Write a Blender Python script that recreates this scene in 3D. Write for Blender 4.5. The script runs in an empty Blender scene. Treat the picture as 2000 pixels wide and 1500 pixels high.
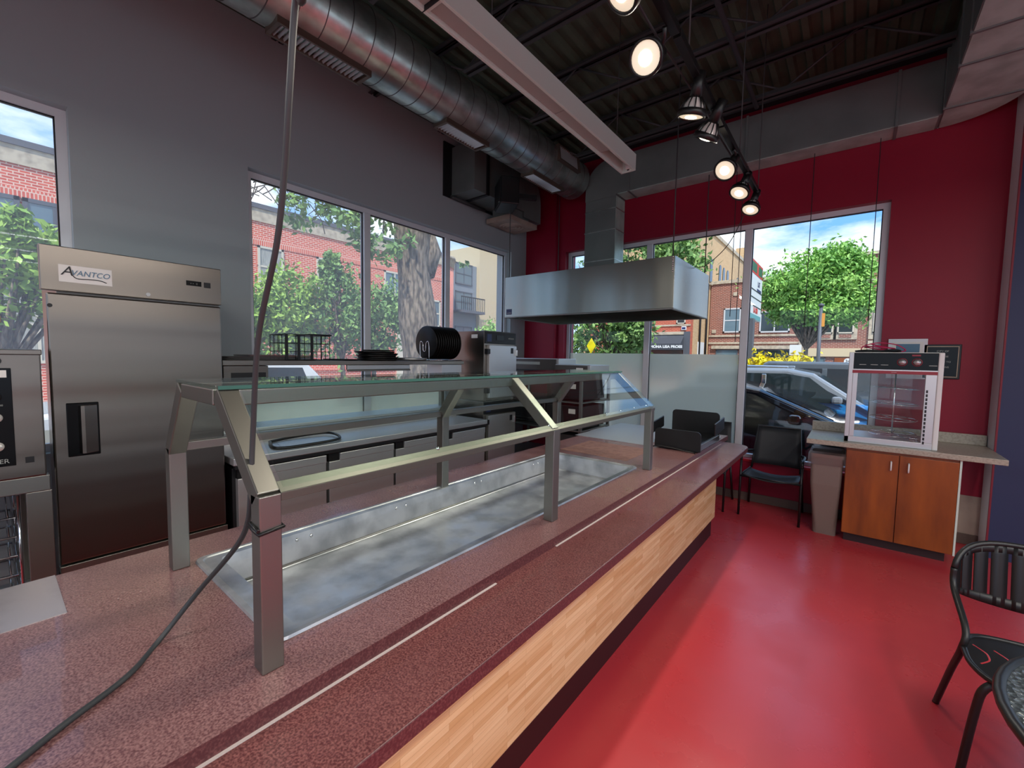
import bpy, bmesh, math, random
import numpy as np
from mathutils import Matrix, Vector
R = math.radians
random.seed(7); np.random.seed(7)
S = bpy.context.scene
COL = S.collection

# ------------------------------------------------------------------ camera
cd = bpy.data.cameras.new('camera'); cam = bpy.data.objects.new('camera', cd); COL.objects.link(cam)
cd.lens = 14.9073; cd.sensor_width = 36.0; cd.clip_start = 0.02; cd.clip_end = 400
_r = Vector((0.779997, 0.625533, 0.017688)); _u = Vector((-0.054392, 0.039612, 0.997734)); _f = Vector((-0.623414, 0.779192, -0.064921))
cam.matrix_world = Matrix(((_r.x, _u.x, -_f.x, 0), (_r.y, _u.y, -_f.y, 0), (_r.z, _u.z, -_f.z, 1.68), (0, 0, 0, 1)))
S.camera = cam

# ------------------------------------------------------------------ colour management
S.view_settings.view_transform = 'Standard'; S.view_settings.look = 'None'
S.view_settings.exposure = 0.0; S.view_settings.gamma = 1.0
S.view_settings.use_curve_mapping = False

# ------------------------------------------------------------------ sky
w = bpy.data.worlds.new('sky'); S.world = w; w.use_nodes = True
nt = w.node_tree; nt.nodes.clear()
N = lambda t: nt.nodes.new(t)
tc = N('ShaderNodeTexCoord'); mp = N('ShaderNodeMapping'); mp.inputs['Scale'].default_value = (2.2, 2.2, 7.0); mp.inputs['Location'].default_value = (3.1,0.4,1.7)
nz = N('ShaderNodeTexNoise'); nz.inputs['Scale'].default_value = 1.7; nz.inputs['Detail'].default_value = 7; nz.inputs['Roughness'].default_value = .58
rp = N('ShaderNodeValToRGB'); rp.color_ramp.elements[0].position = .45; rp.color_ramp.elements[1].position = .68
sep = N('ShaderNodeSeparateXYZ'); g = N('ShaderNodeValToRGB')
g.color_ramp.elements[0].position = 0.0; g.color_ramp.elements[0].color = (.50, .68, .90, 1)
g.color_ramp.elements[1].position = .24; g.color_ramp.elements[1].color = (.15, .36, .76, 1)
mx = N('ShaderNodeMix'); mx.data_type = 'RGBA'; mx.inputs['B'].default_value = (.93, .95, .98, 1)
bg = N('ShaderNodeBackground'); bg.inputs['Strength'].default_value = 1.8; ow = N('ShaderNodeOutputWorld')
L = nt.links.new
L(tc.outputs['Generated'], mp.inputs['Vector']); L(mp.outputs[0], nz.inputs['Vector']); L(nz.outputs['Fac'], rp.inputs['Fac'])
L(tc.outputs['Generated'], sep.inputs[0]); L(sep.outputs['Z'], g.inputs['Fac'])
L(rp.outputs['Color'], mx.inputs['Factor']); L(g.outputs['Color'], mx.inputs['A']); L(mx.outputs['Result'], bg.inputs['Color'])
L(bg.outputs[0], ow.inputs['Surface'])

# ------------------------------------------------------------------ lights: sun, daylight entering the big side and rear windows
def light(name, kind, loc, rot, energy, color=(1, 1, 1), **kw):
    d = bpy.data.lights.new(name, kind); d.energy = energy; d.color = color
    for k, v in kw.items(): setattr(d, k, v)
    o = bpy.data.objects.new(name, d); COL.objects.link(o); o.location = loc
    o.rotation_euler = rot; return o
light('sun', 'SUN', (10, -10, 20), (R(36), 0, R(38)), 4.8, (1, .95, .88), angle=R(2))
# portals: guide the sky light through the window openings (they give off no light themselves)
for nm, loc, rot, sx, sy in (('side_window_portal', (5.35, 1.6, 1.92), (0, R(90), 0), 2.7, 6.6), ('rear_window_portal', (1.2, -4.35, 1.92), (R(90), 0, 0), 6.2, 2.7),
        ('far_window_portal', (-1.66, 5.95, 1.9), (R(-90), 0, 0), 3.7, 2.75), ('door_portal', (3.1, 5.66, 1.5), (R(-90), 0, 0), 3.6, 2.8), ('left_window_portal', (-4.55, 3.43, 2.14), (0, R(-90), 0), 2.35, 3.7), ('tall_window_portal', (-4.55, -.73, 2.14), (0, R(-90), 0), 2.35, 2.3)):
    o = light(nm, 'AREA', loc, rot, 1, shape='RECTANGLE', size=sx, size_y=sy); o.data.cycles.is_portal = True

# ------------------------------------------------------------------ helpers
def lin(c):
    out = []
    for v in c[:3]:
        v = v / 255.0
        out.append(v / 12.92 if v <= .04045 else ((v + .055) / 1.055) ** 2.4)
    return (*out, 1.0)

class MB:
    """collects geometry in world (or local) coordinates"""
    def __init__(s): s.v = []; s.f = []; s.sm = []
    def add(s, vs, fs, sm=False):
        b = len(s.v); s.v += [tuple(v) for v in vs]
        s.f += [tuple(i + b for i in f) for f in fs]; s.sm += [sm] * len(fs); return s
    def box(s, x0, x1, y0, y1, z0, z1):
        if x0 > x1: x0, x1 = x1, x0
        if y0 > y1: y0, y1 = y1, y0
        if z0 > z1: z0, z1 = z1, z0
        return s.add([(x0,y0,z0),(x1,y0,z0),(x1,y1,z0),(x0,y1,z0),(x0,y0,z1),(x1,y0,z1),(x1,y1,z1),(x0,y1,z1)],
              [(0,3,2,1),(4,5,6,7),(0,1,5,4),(1,2,6,5),(2,3,7,6),(3,0,4,7)])
    def obox(s, p0, p1, w, h, up=(0,0,1)):
        """square bar from p0 to p1"""
        a = Vector(p0); b = Vector(p1); d = (b - a).normalized(); upv = Vector(up)
        if abs(d.dot(upv)) > .98: upv = Vector((1,0,0))
        x = d.cross(upv).normalized() * w / 2; y = x.cross(d).normalized() * h / 2
        vs = [p + sx * x + sy * y for p in (a, b) for sx, sy in ((-1,-1),(1,-1),(1,1),(-1,1))]
        return s.add(vs, [(3,2,1,0),(4,5,6,7),(0,1,5,4),(1,2,6,5),(2,3,7,6),(3,0,4,7)])
    def tube(s, pts, r, n=8, cap=True):
        P = [Vector(p) for p in pts]; m = len(P); rs = r if isinstance(r, (list, tuple)) else [r] * m
        vs = []; ref = None
        for i in range(m):
            d = (P[min(i+1, m-1)] - P[max(i-1, 0)]).normalized()
            if ref is None:
                ref = Vector((0,0,1)) if abs(d.z) < .9 else Vector((1,0,0))
            x = d.cross(ref).normalized(); y = x.cross(d).normalized(); ref = y
            for k in range(n):
                a = 2 * math.pi * k / n
                vs.append(P[i] + (x * math.cos(a) + y * math.sin(a)) * rs[i])
        fs = [(i*n+k, (i+1)*n+k, (i+1)*n+(k+1) % n, i*n+(k+1) % n) for i in range(m-1) for k in range(n)]
        s.add(vs, fs, True)
        if cap:
            b = len(s.v) - len(vs)
            s.f += [tuple(b + k for k in range(n)), tuple(b + (m-1)*n + k for k in reversed(range(n)))]; s.sm += [False, False]
        return s
    def cyl(s, p0, p1, r, n=20, r2=None): return s.tube([p0, p1], [r, r if r2 is None else r2], n)
    def lathe(s, prof, c=(0,0,0), axis='z', n=24):
        """profile of (radius, height) about an axis through c"""
        vs = []
        for (r, h) in prof:
            for k in range(n):
                a = 2 * math.pi * k / n; x, y = r * math.cos(a), r * math.sin(a)
                p = {'z': (x, y, h), 'y': (x, h, -y), 'x': (h, x, y)}[axis]
                vs.append((p[0] + c[0], p[1] + c[1], p[2] + c[2]))
        m = len(prof)
        return s.add(vs, [(i*n+k, i*n+(k+1) % n, (i+1)*n+(k+1) % n, (i+1)*n+k) for i in range(m-1) for k in range(n)], True)
    def prism(s, poly, a0, a1, axis='y'):
        """extrude a 2D polygon along an axis: y -> poly is (x,z); x -> (y,z); z -> (x,y)"""
        n = len(poly)
        def P(p, a): return {'y': (p[0], a, p[1]), 'x': (a, p[0], p[1]), 'z': (p[0], p[1], a)}[axis]
        vs = [P(p, a0) for p in poly] + [P(p, a1) for p in poly]
        fs = [tuple(range(n)), tuple(reversed(range(n, 2*n)))] + [(i, i+n, (i+1) % n + n, (i+1) % n) for i in range(n)]
        return s.add(vs, fs)
    def grid(s, fn, nu, nv, sm=True, thick=None):
        vs = [fn(i / nu, j / nv) for i in range(nu+1) for j in range(nv+1)]
        q = nv + 1
        return s.add(vs, [(i*q+j, (i+1)*q+j, (i+1)*q+j+1, i*q+j+1) for i in range(nu) for j in range(nv)], sm)
    def mesh(s, name, mat=None, shift=None):
        me = bpy.data.meshes.new(name)
        v = s.v if shift is None else [(a[0]-shift[0], a[1]-shift[1], a[2]-shift[2]) for a in s.v]
        me.from_pydata(v, [], s.f); me.polygons.foreach_set('use_smooth', s.sm)
        bm = bmesh.new(); bm.from_mesh(me); bmesh.ops.recalc_face_normals(bm, faces=bm.faces); bm.to_mesh(me); bm.free()
        if mat is not None: me.materials.append(mat)
        return me

SHIFT = {}
def tag(o, label=None, cat=None, group=None, kind=None):
    if label: o['label'] = label
    if cat: o['category'] = cat
    if group: o['group'] = group
    if kind: o['kind'] = kind
    return o
def thing(name, label, cat, loc=(0,0,0), rz=0, group=None, local=False):
    o = bpy.data.objects.new(name, None); COL.objects.link(o); o.location = loc; o.rotation_euler = (0, 0, rz)
    o.empty_display_size = .1
    SHIFT[o] = (0,0,0) if local else tuple(loc)
    return tag(o, label, cat, group)
def obj(name, mb, mat, parent=None, bevel=0, label=None, smooth=None, seg=2):
    sh = SHIFT.get(parent) if parent is not None else None
    me = mb.mesh(name, mat, sh) if isinstance(mb, MB) else mb
    o = bpy.data.objects.new(name, me); COL.objects.link(o)
    if parent is not None: o.parent = parent; SHIFT[o] = sh if sh is not None else (0,0,0)
    else: SHIFT[o] = (0,0,0)
    if bevel:
        b = o.modifiers.new('bevel', 'BEVEL'); b.width = bevel; b.segments = seg; b.limit_method = 'ANGLE'; b.angle_limit = R(40)
    if label: o['label'] = label
    return o
def box(name, b, mat, parent=None, bevel=.004, label=None): return obj(name, MB().box(*b), mat, parent, bevel, label)
def place(name, me, parent, loc=(0,0,0), rot=(0,0,0), scale=(1,1,1)):
    """another piece that shares mesh data; loc in the builder's coordinates"""
    o = bpy.data.objects.new(name, me); COL.objects.link(o)
    sh = SHIFT.get(parent, (0,0,0)) if parent is not None else (0,0,0)
    o.location = (loc[0]-sh[0], loc[1]-sh[1], loc[2]-sh[2]); o.rotation_euler = rot; o.scale = scale
    if parent is not None: o.parent = parent
    return o
def copy_tree(o, parent=None):
    c = o.copy(); COL.objects.link(c)
    if parent is not None: c.parent = parent
    for ch in list(o.children): copy_tree(ch, c)
    return c
def struct(name, mb, mat, parent=None, bevel=0, label=None, cat=None):
    o = obj(name, mb, mat, parent, bevel)
    if parent is None: tag(o, label, cat, None, 'structure')
    return o
def text(name, body, size, mat, parent, M, extrude=.0008, shear=0, sx=1.0, bold=0.0):
    c = bpy.data.curves.new(name, 'FONT'); c.body = body; c.size = size; c.extrude = extrude; c.align_x = 'CENTER'; c.align_y = 'CENTER'; c.shear = shear; c.offset = bold
    t = bpy.data.objects.new(name, c); COL.objects.link(t); bpy.context.view_layer.update()
    me = bpy.data.meshes.new_from_object(t.evaluated_get(bpy.context.evaluated_depsgraph_get()))
    bpy.data.objects.remove(t); bpy.data.curves.remove(c)
    sh = SHIFT.get(parent, (0,0,0))
    me.transform(Matrix.Translation(Vector((-sh[0], -sh[1], -sh[2]))) @ M @ Matrix.Diagonal((sx, 1, 1, 1)))
    me.materials.clear(); me.materials.append(mat)
    o = bpy.data.objects.new(name, me); COL.objects.link(o); o.parent = parent; return o
def face_x(x, y, z):   # text in a plane facing +X: reads along +Y
    return Matrix(((0, 0, 1, x), (1, 0, 0, y), (0, 1, 0, z), (0, 0, 0, 1)))
def face_ny(x, y, z):  # text in a plane facing -Y: reads along +X
    return Matrix(((1, 0, 0, x), (0, 0, -1, y), (0, 1, 0, z), (0, 0, 0, 1)))
def smooth_path(pts, n=8):
    P = [Vector(p) for p in pts]; out = []
    for i in range(len(P)-1):
        p0 = P[max(i-1, 0)]; p1 = P[i]; p2 = P[i+1]; p3 = P[min(i+2, len(P)-1)]
        for k in range(n):
            t = k / n
            out.append(.5 * ((2*p1) + (p2-p0)*t + (2*p0-5*p1+4*p2-p3)*t*t + (3*p1-p0-3*p2+p3)*t**3))
    return out + [P[-1]]

# ------------------------------------------------------------------ materials
def mat(name, col, rough=.5, metal=0, var=None, bump=None, coat=0, spec=.5, emit=None, rvar=None):
    """var=(scale, colour2, stretch xyz, lo, hi) noise mix; bump=(scale, strength, stretch); rvar=(scale, amount, stretch)"""
    m = bpy.data.materials.new(name); m.use_nodes = True; t = m.node_tree; p = t.nodes['Principled BSDF']
    p.inputs['Base Color'].default_value = lin(col); p.inputs['Roughness'].default_value = rough; p.inputs['Metallic'].default_value = metal
    p.inputs['Coat Weight'].default_value = coat; p.inputs['Specular IOR Level'].default_value = spec
    if emit: p.inputs['Emission Color'].default_value = lin(emit[0]); p.inputs['Emission Strength'].default_value = emit[1]
    def noise(scale, st, detail=5):
        tc = t.nodes.new('ShaderNodeTexCoord'); mp = t.nodes.new('ShaderNodeMapping'); mp.inputs['Scale'].default_value = st or (1,1,1)
        n = t.nodes.new('ShaderNodeTexNoise'); n.inputs['Scale'].default_value = scale; n.inputs['Detail'].default_value = detail
        t.links.new(tc.outputs['Object'], mp.inputs[0]); t.links.new(mp.outputs[0], n.inputs['Vector']); return n.outputs['Fac']
    if var:
        sc, c2, st, lo, hi = var
        r = t.nodes.new('ShaderNodeValToRGB'); r.color_ramp.elements[0].position = lo; r.color_ramp.elements[1].position = hi
        r.color_ramp.elements[0].color = lin(col); r.color_ramp.elements[1].color = lin(c2)
        t.links.new(noise(sc, st), r.inputs['Fac']); t.links.new(r.outputs['Color'], p.inputs['Base Color'])
    if rvar:
        sc, am, st = rvar
        mr = t.nodes.new('ShaderNodeMapRange'); mr.inputs['To Min'].default_value = max(0, rough - am); mr.inputs['To Max'].default_value = rough + am
        mr.inputs['From Min'].default_value = .3; mr.inputs['From Max'].default_value = .7
        t.links.new(noise(sc, st), mr.inputs['Value']); t.links.new(mr.outputs[0], p.inputs['Roughness'])
    if bump:
        sc, stg, st = bump[:3]
        b = t.nodes.new('ShaderNodeBump'); b.inputs['Strength'].default_value = stg; b.inputs['Distance'].default_value = .01
        t.links.new(noise(sc, st, bump[3] if len(bump) > 3 else 5), b.inputs['Height']); t.links.new(b.outputs[0], p.inputs['Normal'])
    return m
def brick(name, c1, c2, mortar, axis, bw=.2, bh=.067, ms=.012):
    m = bpy.data.materials.new(name); m.use_nodes = True; t = m.node_tree; p = t.nodes['Principled BSDF']; p.inputs['Roughness'].default_value = .85
    tc = t.nodes.new('ShaderNodeTexCoord'); s = t.nodes.new('ShaderNodeSeparateXYZ'); c = t.nodes.new('ShaderNodeCombineXYZ'); b = t.nodes.new('ShaderNodeTexBrick')
    t.links.new(tc.outputs['Object'], s.inputs[0]); t.links.new(s.outputs['Y' if axis == 'x' else 'X'], c.inputs['X']); t.links.new(s.outputs['Z'], c.inputs['Y'])
    b.inputs['Scale'].default_value = 1; b.inputs['Brick Width'].default_value = bw; b.inputs['Row Height'].default_value = bh; b.inputs['Mortar Size'].default_value = ms
    b.inputs['Color1'].default_value = lin(c1); b.inputs['Color2'].default_value = lin(c2); b.inputs['Mortar'].default_value = lin(mortar); b.inputs['Bias'].default_value = -.2
    t.links.new(c.outputs[0], b.inputs['Vector']); t.links.new(b.outputs['Color'], p.inputs['Base Color'])
    return m
def glass(name, tint=(255,255,255), haze=0.0, refl=1.0, hazecol=(255,255,255)):
    m = bpy.data.materials.new(name); m.use_nodes = True; t = m.node_tree; t.nodes.clear()
    o = t.nodes.new('ShaderNodeOutputMaterial'); tr = t.nodes.new('ShaderNodeBsdfTransparent'); tr.inputs[0].default_value = lin(tint)
    gl = t.nodes.new('ShaderNodeBsdfGlossy'); gl.inputs['Roughness'].default_value = .01
    fr = t.nodes.new('ShaderNodeFresnel'); ge = t.nodes.new('ShaderNodeNewGeometry'); mr = t.nodes.new('ShaderNodeMapRange'); mr.inputs['To Min'].default_value = 1.5; mr.inputs['To Max'].default_value = 1/1.5; t.links.new(ge.outputs['Backfacing'], mr.inputs['Value']); t.links.new(mr.outputs[0], fr.inputs['IOR'])
    mu = t.nodes.new('ShaderNodeMath'); mu.operation = 'MULTIPLY'; mu.inputs[1].default_value = refl
    mi = t.nodes.new('ShaderNodeMixShader'); t.links.new(fr.outputs[0], mu.inputs[0]); t.links.new(mu.outputs[0], mi.inputs[0])
    src = tr
    if haze:
        tl = t.nodes.new('ShaderNodeBsdfTranslucent'); tl.inputs[0].default_value = lin(hazecol)
        mh = t.nodes.new('ShaderNodeMixShader'); mh.inputs[0].default_value = haze
        t.links.new(tr.outputs[0], mh.inputs[1]); t.links.new(tl.outputs[0], mh.inputs[2]); src = mh
    t.links.new(src.outputs[0], mi.inputs[1]); t.links.new(gl.outputs[0], mi.inputs[2]); t.links.new(mi.outputs[0], o.inputs[0])
    return m

M = dict(
 floor=mat('red_floor_paint', (194,60,66), .30, var=(1.2, (180,50,58), None, .3, .75), bump=(5, .015, None), rvar=(2.4, .08, None), spec=.6),
 grey=mat('grey_wall_paint', (158,166,168), .6, bump=(60, .05, None)),
 red=mat('crimson_wall_paint', (138,4,40), .5, bump=(60, .05, None), spec=.35),
 redsill=mat('sill_red_paint', (178,14,34), .45),
 beige=mat('bare_plaster', (170,150,135), .8, var=(6, (150,132,120), None, .4, .7)),
 navy=mat('navy_paint', (38,46,82), .6),
 pier=mat('pale_grey_paint', (222,222,226), .6),
 base=mat('baseboard_vinyl', (96,78,68), .55),
 deck=mat('roof_deck', (72,84,66), .75, var=(4, (58,66,52), None, .4, .7)),
 joist=mat('joist_steel', (58,58,58), .6),
 alu=mat('window_aluminium', (214,216,219), .42, .15),
 whitealu=mat('white_frame_paint', (205,205,205), .45),
 galv=mat('galvanised_duct', (192,202,196), .36, .9, var=(6, (150,160,154), (1,.7,1), .4, .62), bump=(6, .05, None, 2), rvar=(16, .08, None)),
 galvp=mat('painted_duct', (116,124,121), .5, .3, var=(3, (104,112,109), None, .4, .7)),
 steel=mat('brushed_steel', (128,120,112), .29, 1, bump=(1.0, .85, (.5, .2, 4.6), 1.2)),
 steelh=mat('brushed_hood_steel', (154,155,146), .22, 1, bump=(1.0, .8, (3.0, 1, .4), 1.2)),
 steelw=mat('well_steel', (205,207,210), .42, .8, var=(7, (168,171,175), None, .42, .66), rvar=(11, .1, None), bump=(20, .02, None)),
 tube=mat('square_tube_steel', (140,139,133), .40, 1),
 white_steel=mat('satin_steel_door', (200,200,200), .42, .8),
 chrome=mat('chrome', (220,220,220), .12, 1),
 dark=mat('dark_metal', (32,32,34), .45, .3),
 black=mat('black_plastic', (14,14,15), .4),
 blackgl=mat('black_gloss', (8,8,9), .22, spec=.2),
 white=mat('white_plastic', (225,225,222), .4),
 cream=mat('cream_enamel', (204,218,208), .5),
 lens=mat('unlit_diffuser', (166,170,163), .45),
 gray_pl=mat('grey_plastic', (98,88,84), .5),
 blue_pl=mat('navy_label', (34,46,88), .4),
 redplast=mat('red_plastic', (150,16,34), .35),
 pink=mat('pink_cable', (196,28,84), .4),
 brown=mat('amber_cabinet_wood', (158,80,22), .33, var=(2.2, (104,46,10), (4.5, 4.5, .9), .28, .8), spec=.5),
 cord=mat('grey_cord', (52,54,56), .5),
 lam=mat('maroon_laminate', (92,56,58), .32, var=(200, (146,108,105), None, .36, .66), rvar=(2.2, .12, None), spec=.7, coat=.25),
 lamtray=mat('maroon_laminate_tray', (84,42,44), .32, var=(200, (138,88,84), None, .38, .68), rvar=(4, .08, None), coat=.15),
 lamedge=mat('laminate_edge', (82,40,44), .4, var=(180, (112,66,66), None, .44, .68)),
 caulk=mat('pale_caulk', (190,178,174), .6),
 kick=mat('kick_plate', (38,18,20), .45),
 steelpatch=mat('worn_steel_sheet', (196,188,188), .3, .7, var=(5, (170,160,160), None, .4, .65)),
 worn=mat('worn_laminate_patch', (140,104,92), .55, var=(30, (120,84,74), None, .4, .65)),
 liner=glass('bin_liner', (235,235,235), .45, .8),
 binp=mat('grey_bin_plastic', (122,106,98), .5),
 ctop=mat('pale_countertop', (172,162,146), .35, var=(60, (150,140,124), None, .45, .65)),
 mesh=mat('chair_mesh_black', (38,40,42), .6),
 iron=mat('black_powder_coat', (20,20,21), .42),
 paper=mat('white_paper', (226,222,216), .7),
 pan=mat('dark_seasoned_pan', (26,24,23), .38, .6),
 sheet=mat('aluminium_sheet_pan', (190,190,188), .35, .9),
 box_br=mat('dark_cardboard', (46,40,40), .7),
 lampglass=mat('lit_lamp_core', (255,250,240), .3, emit=((255,240,214), 7.0)), lampring=mat('lit_lamp_glass', (235,232,220), .3, emit=((255,240,205), .62)),
 lampoff=mat('reflector_glass', (225,222,215), .18, .3),
 asphalt=mat('asphalt', (112,112,114), .9, var=(30, (98,98,100), None, .4, .6)),
 walk=mat('sidewalk_concrete', (186,180,172), .9, var=(6, (172,166,158), None, .4, .6)),
 stone=mat('limestone', (196,180,156), .85, var=(5, (160,146,126), None, .4, .7)),
 darkcop=mat('roof_coping', (92,92,98), .8),
 leaf=mat('leaf_green', (120,158,62), .6, var=(2.5, (168,198,88), None, .35, .65)),
 leaf2=mat('leaf_dark_green', (92,132,68), .6, var=(2.5, (146,178,98), None, .35, .65)),
 leaf3=mat('leaf_bright_green', (110,164,70), .6, var=(1.6, (160,202,100), None, .35, .65)),
 yellow=mat('yellow_blossom', (236,222,10), .6, var=(6, (206,180,6), None, .4, .65)),
 bark=mat('bark', (150,134,116), .9, var=(11, (76,66,56), (1.6, 1.6, .45), .36, .62), bump=(12, 1.0, (1.8, 1.8, .4))),
 twig=mat('twig', (96,84,76), .9),
 winglass=mat('far_window_glass', (96,116,124), .1, spec=.8),
 windark=mat('dark_window_glass', (44,52,54), .1, spec=.8),
 curtain=mat('pale_curtain', (176,174,164), .8, var=(8, (138,138,130), (1, 5, .4), .35, .65)),
 frame=mat('stone_window_frame', (206,196,176), .7),
 darkframe=mat('dark_window_frame', (84,86,92), .5),
 tan=mat('tan_stucco', (206,186,150), .85), aptgrey=mat('apartment_grey', (128,134,140), .7),
 brickl=brick('red_brick_facade', (214,92,66), (190,72,52), (226,190,170), 'x', .24, .085, .014),
 bricks=brick('soldier_course_brick', (220,100,74), (198,80,60), (226,190,170), 'x', .085, .30, .014),
 brickd=brick('brown_brick_facade', (142,70,54), (112,52,42), (178,150,132), 'y', .26, .09, .014),
 bricko=brick('orange_brick_facade', (190,84,58), (170,70,50), (196,140,116), 'y', .26, .09, .012),
 brickt=brick('tan_brick_facade', (206,168,122), (186,146,104), (200,176,140), 'x', .26, .09, .012),
 asph=mat('awning_fabric', (66,68,74), .8),
 carblack=mat('car_black_paint', (14,16,20), .12, .2, coat=1), carblue=mat('car_blue_paint', (24,118,186), .15, .2, coat=1),
 cargrey=mat('car_grey_paint', (86,92,96), .3, .2, coat=.5), carwhite=mat('car_white_paint', (226,228,230), .2, coat=1),
 carglass=mat('car_glass', (30,40,42), .04, spec=.9), tyre=mat('tyre', (22,22,22), .8), sgreen=mat('sign_green', (40,96,62), .5), sred=mat('sign_red', (206,44,36), .5),
 steal=mat('sign_teal', (96,158,160), .5), galvb=mat('pale_duct_sheet', (182,204,194), .5, .3, var=(5, (158,178,168), None, .4, .65)), bead=mat('corner_red', (120,22,40), .6), backpanel=mat('pale_cabinet_back', (168,160,158), .5),
 ovenface=mat('oven_front', (86,82,80), .4, .4), rail=mat('guard_rail_steel', (112,112,104), .45, .9),
 orange=mat('orange_banner', (226,150,50), .6), ink=mat('black_ink', (20,22,26), .5), logoblue=mat('logo_blue', (78,116,142), .5), inkblue=mat('sign_navy', (40,48,96), .5),
 g_win=glass('window_glass', (252,254,254), .0, .35), g_hazy=glass('hazy_window_glass', (252,254,254), .10, .12),  # hazy panes mix in translucent white for a whitish wash
 g_guard=glass('sneeze_guard_glass', (249,254,252), .0, .75), g_edge=mat('glass_edge_green', (54,98,86), .2), g_case=glass('case_glass', (252,253,253), .01, .5),
 frost=None, woodstrip=None, texglass=None)
# frosted film: scatters daylight, hides what is behind
m = bpy.data.materials.new('frosted_film'); m.use_nodes = True; t = m.node_tree; t.nodes.clear()
o_ = t.nodes.new('ShaderNodeOutputMaterial'); a_ = t.nodes.new('ShaderNodeBsdfTranslucent'); a_.inputs[0].default_value = (.86, .82, .70, 1)
b_ = t.nodes.new('ShaderNodeBsdfRefraction'); b_.inputs['Roughness'].default_value = .5; b_.inputs['IOR'].default_value = 1.06; b_.inputs[0].default_value = (.9, .87, .78, 1)
c_ = t.nodes.new('ShaderNodeMixShader'); c_.inputs[0].default_value = .55
t.links.new(a_.outputs[0], c_.inputs[1]); t.links.new(b_.outputs[0], c_.inputs[2]); t.links.new(c_.outputs[0], o_.inputs[0]); M['frost'] = m
# butcher-block print of narrow staves on the counter front
m = bpy.data.materials.new('maple_stave_laminate'); m.use_nodes = True; t = m.node_tree; p_ = t.nodes['Principled BSDF']; p_.inputs['Roughness'].default_value = .38
tc_ = t.nodes.new('ShaderNodeTexCoord'); s_ = t.nodes.new('ShaderNodeSeparateXYZ'); cx = t.nodes.new('ShaderNodeCombineXYZ'); b_ = t.nodes.new('ShaderNodeTexBrick')
t.links.new(tc_.outputs['Object'], s_.inputs[0]); t.links.new(s_.outputs['Y'], cx.inputs['X']); t.links.new(s_.outputs['Z'], cx.inputs['Y']); t.links.new(cx.outputs[0], b_.inputs['Vector'])
for k, v in (('Scale', 1), ('Brick Width', .30), ('Row Height', .024), ('Mortar Size', .0004), ('Bias', 0.0)): b_.inputs[k].default_value = v
b_.offset = .37; b_.inputs['Color1'].default_value = lin((232,200,154)); b_.inputs['Color2'].default_value = lin((206,164,114)); b_.inputs['Mortar'].default_value = lin((160,112,66))
nz_ = t.nodes.new('ShaderNodeTexNoise'); nz_.inputs['Scale'].default_value = 9; mp_ = t.nodes.new('ShaderNodeMapping'); mp_.inputs['Scale'].default_value = (1, .6, 9)
t.links.new(tc_.outputs['Object'], mp_.inputs[0]); t.links.new(mp_.outputs[0], nz_.inputs['Vector'])
mm = t.nodes.new('ShaderNodeMix'); mm.data_type = 'RGBA'; mm.blend_type = 'SOFT_LIGHT'; mm.inputs['Factor'].default_value = .45
t.links.new(b_.outputs['Color'], mm.inputs['A']); t.links.new(nz_.outputs['Fac'], mm.inputs['B']); t.links.new(mm.outputs['Result'], p_.inputs['Base Color']); M['woodstrip'] = m
# hammered table glass
m = bpy.data.materials.new('hammered_glass'); m.use_nodes = True; t = m.node_tree; p_ = t.nodes['Principled BSDF']
p_.inputs['Base Color'].default_value = lin((150,162,168)); p_.inputs['Roughness'].default_value = .12; p_.inputs['Transmission Weight'].default_value = .6
vo = t.nodes.new('ShaderNodeTexVoronoi'); vo.inputs['Scale'].default_value = 55; bu = t.nodes.new('ShaderNodeBump'); bu.inputs['Strength'].default_value = .7; bu.inputs['Distance'].default_value = .01
tcc = t.nodes.new('ShaderNodeTexCoord'); t.links.new(tcc.outputs['Object'], vo.inputs['Vector']); t.links.new(vo.outputs['Distance'], bu.inputs['Height']); t.links.new(bu.outputs[0], p_.inputs['Normal']); M['texglass'] = m

m = bpy.data.materials.new('two_tone_car_paint'); m.use_nodes = True; t = m.node_tree; p_ = t.nodes['Principled BSDF']; p_.inputs['Roughness'].default_value = .15; p_.inputs['Coat Weight'].default_value = 1
tc_ = t.nodes.new('ShaderNodeTexCoord'); s_ = t.nodes.new('ShaderNodeSeparateXYZ'); r_ = t.nodes.new('ShaderNodeValToRGB'); r_.color_ramp.interpolation = 'CONSTANT'
t.links.new(tc_.outputs['Object'], s_.inputs[0]); d_ = t.nodes.new('ShaderNodeMath'); d_.operation = 'DIVIDE'; d_.inputs[1].default_value = 2.0; t.links.new(s_.outputs['Z'], d_.inputs[0]); t.links.new(d_.outputs[0], r_.inputs['Fac'])
r_.color_ramp.elements[0].color = lin((24,118,186)); r_.color_ramp.elements[1].position = .545; r_.color_ramp.elements[1].color = lin((120,126,132)); t.links.new(r_.outputs['Color'], p_.inputs['Base Color']); M['twotone'] = m

# ================================================================== THE SETTING
XL, YF, ZD = -4.31, 5.70, 4.60
XR, YB = 5.2, -4.2
struct('floor', MB().box(XL-.3, XR+.3, YB-.3, YF+.3, -.12, 0), M['floor'], label='glossy red painted concrete floor', cat='floor')
# left wall: grey, two window openings
m = MB()
for b in ((XL-.3, XL, YB-.3, -1.9, 0, ZD), (XL-.3, XL, -1.9, .435, 0, .95), (XL-.3, XL, -1.9, .435, 3.34, ZD), (XL-.3, XL, .435, 1.553, 0, ZD),
          (XL-.3, XL, 1.553, 5.315, 0, .95), (XL-.3, XL, 1.553, 5.315, 3.33, ZD), (XL-.3, XL, 5.315, YF, 0, ZD)): m.box(*b)
struct('wall_left', m, M['grey'], label='dark grey painted wall with tall windows', cat='wall')
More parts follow.
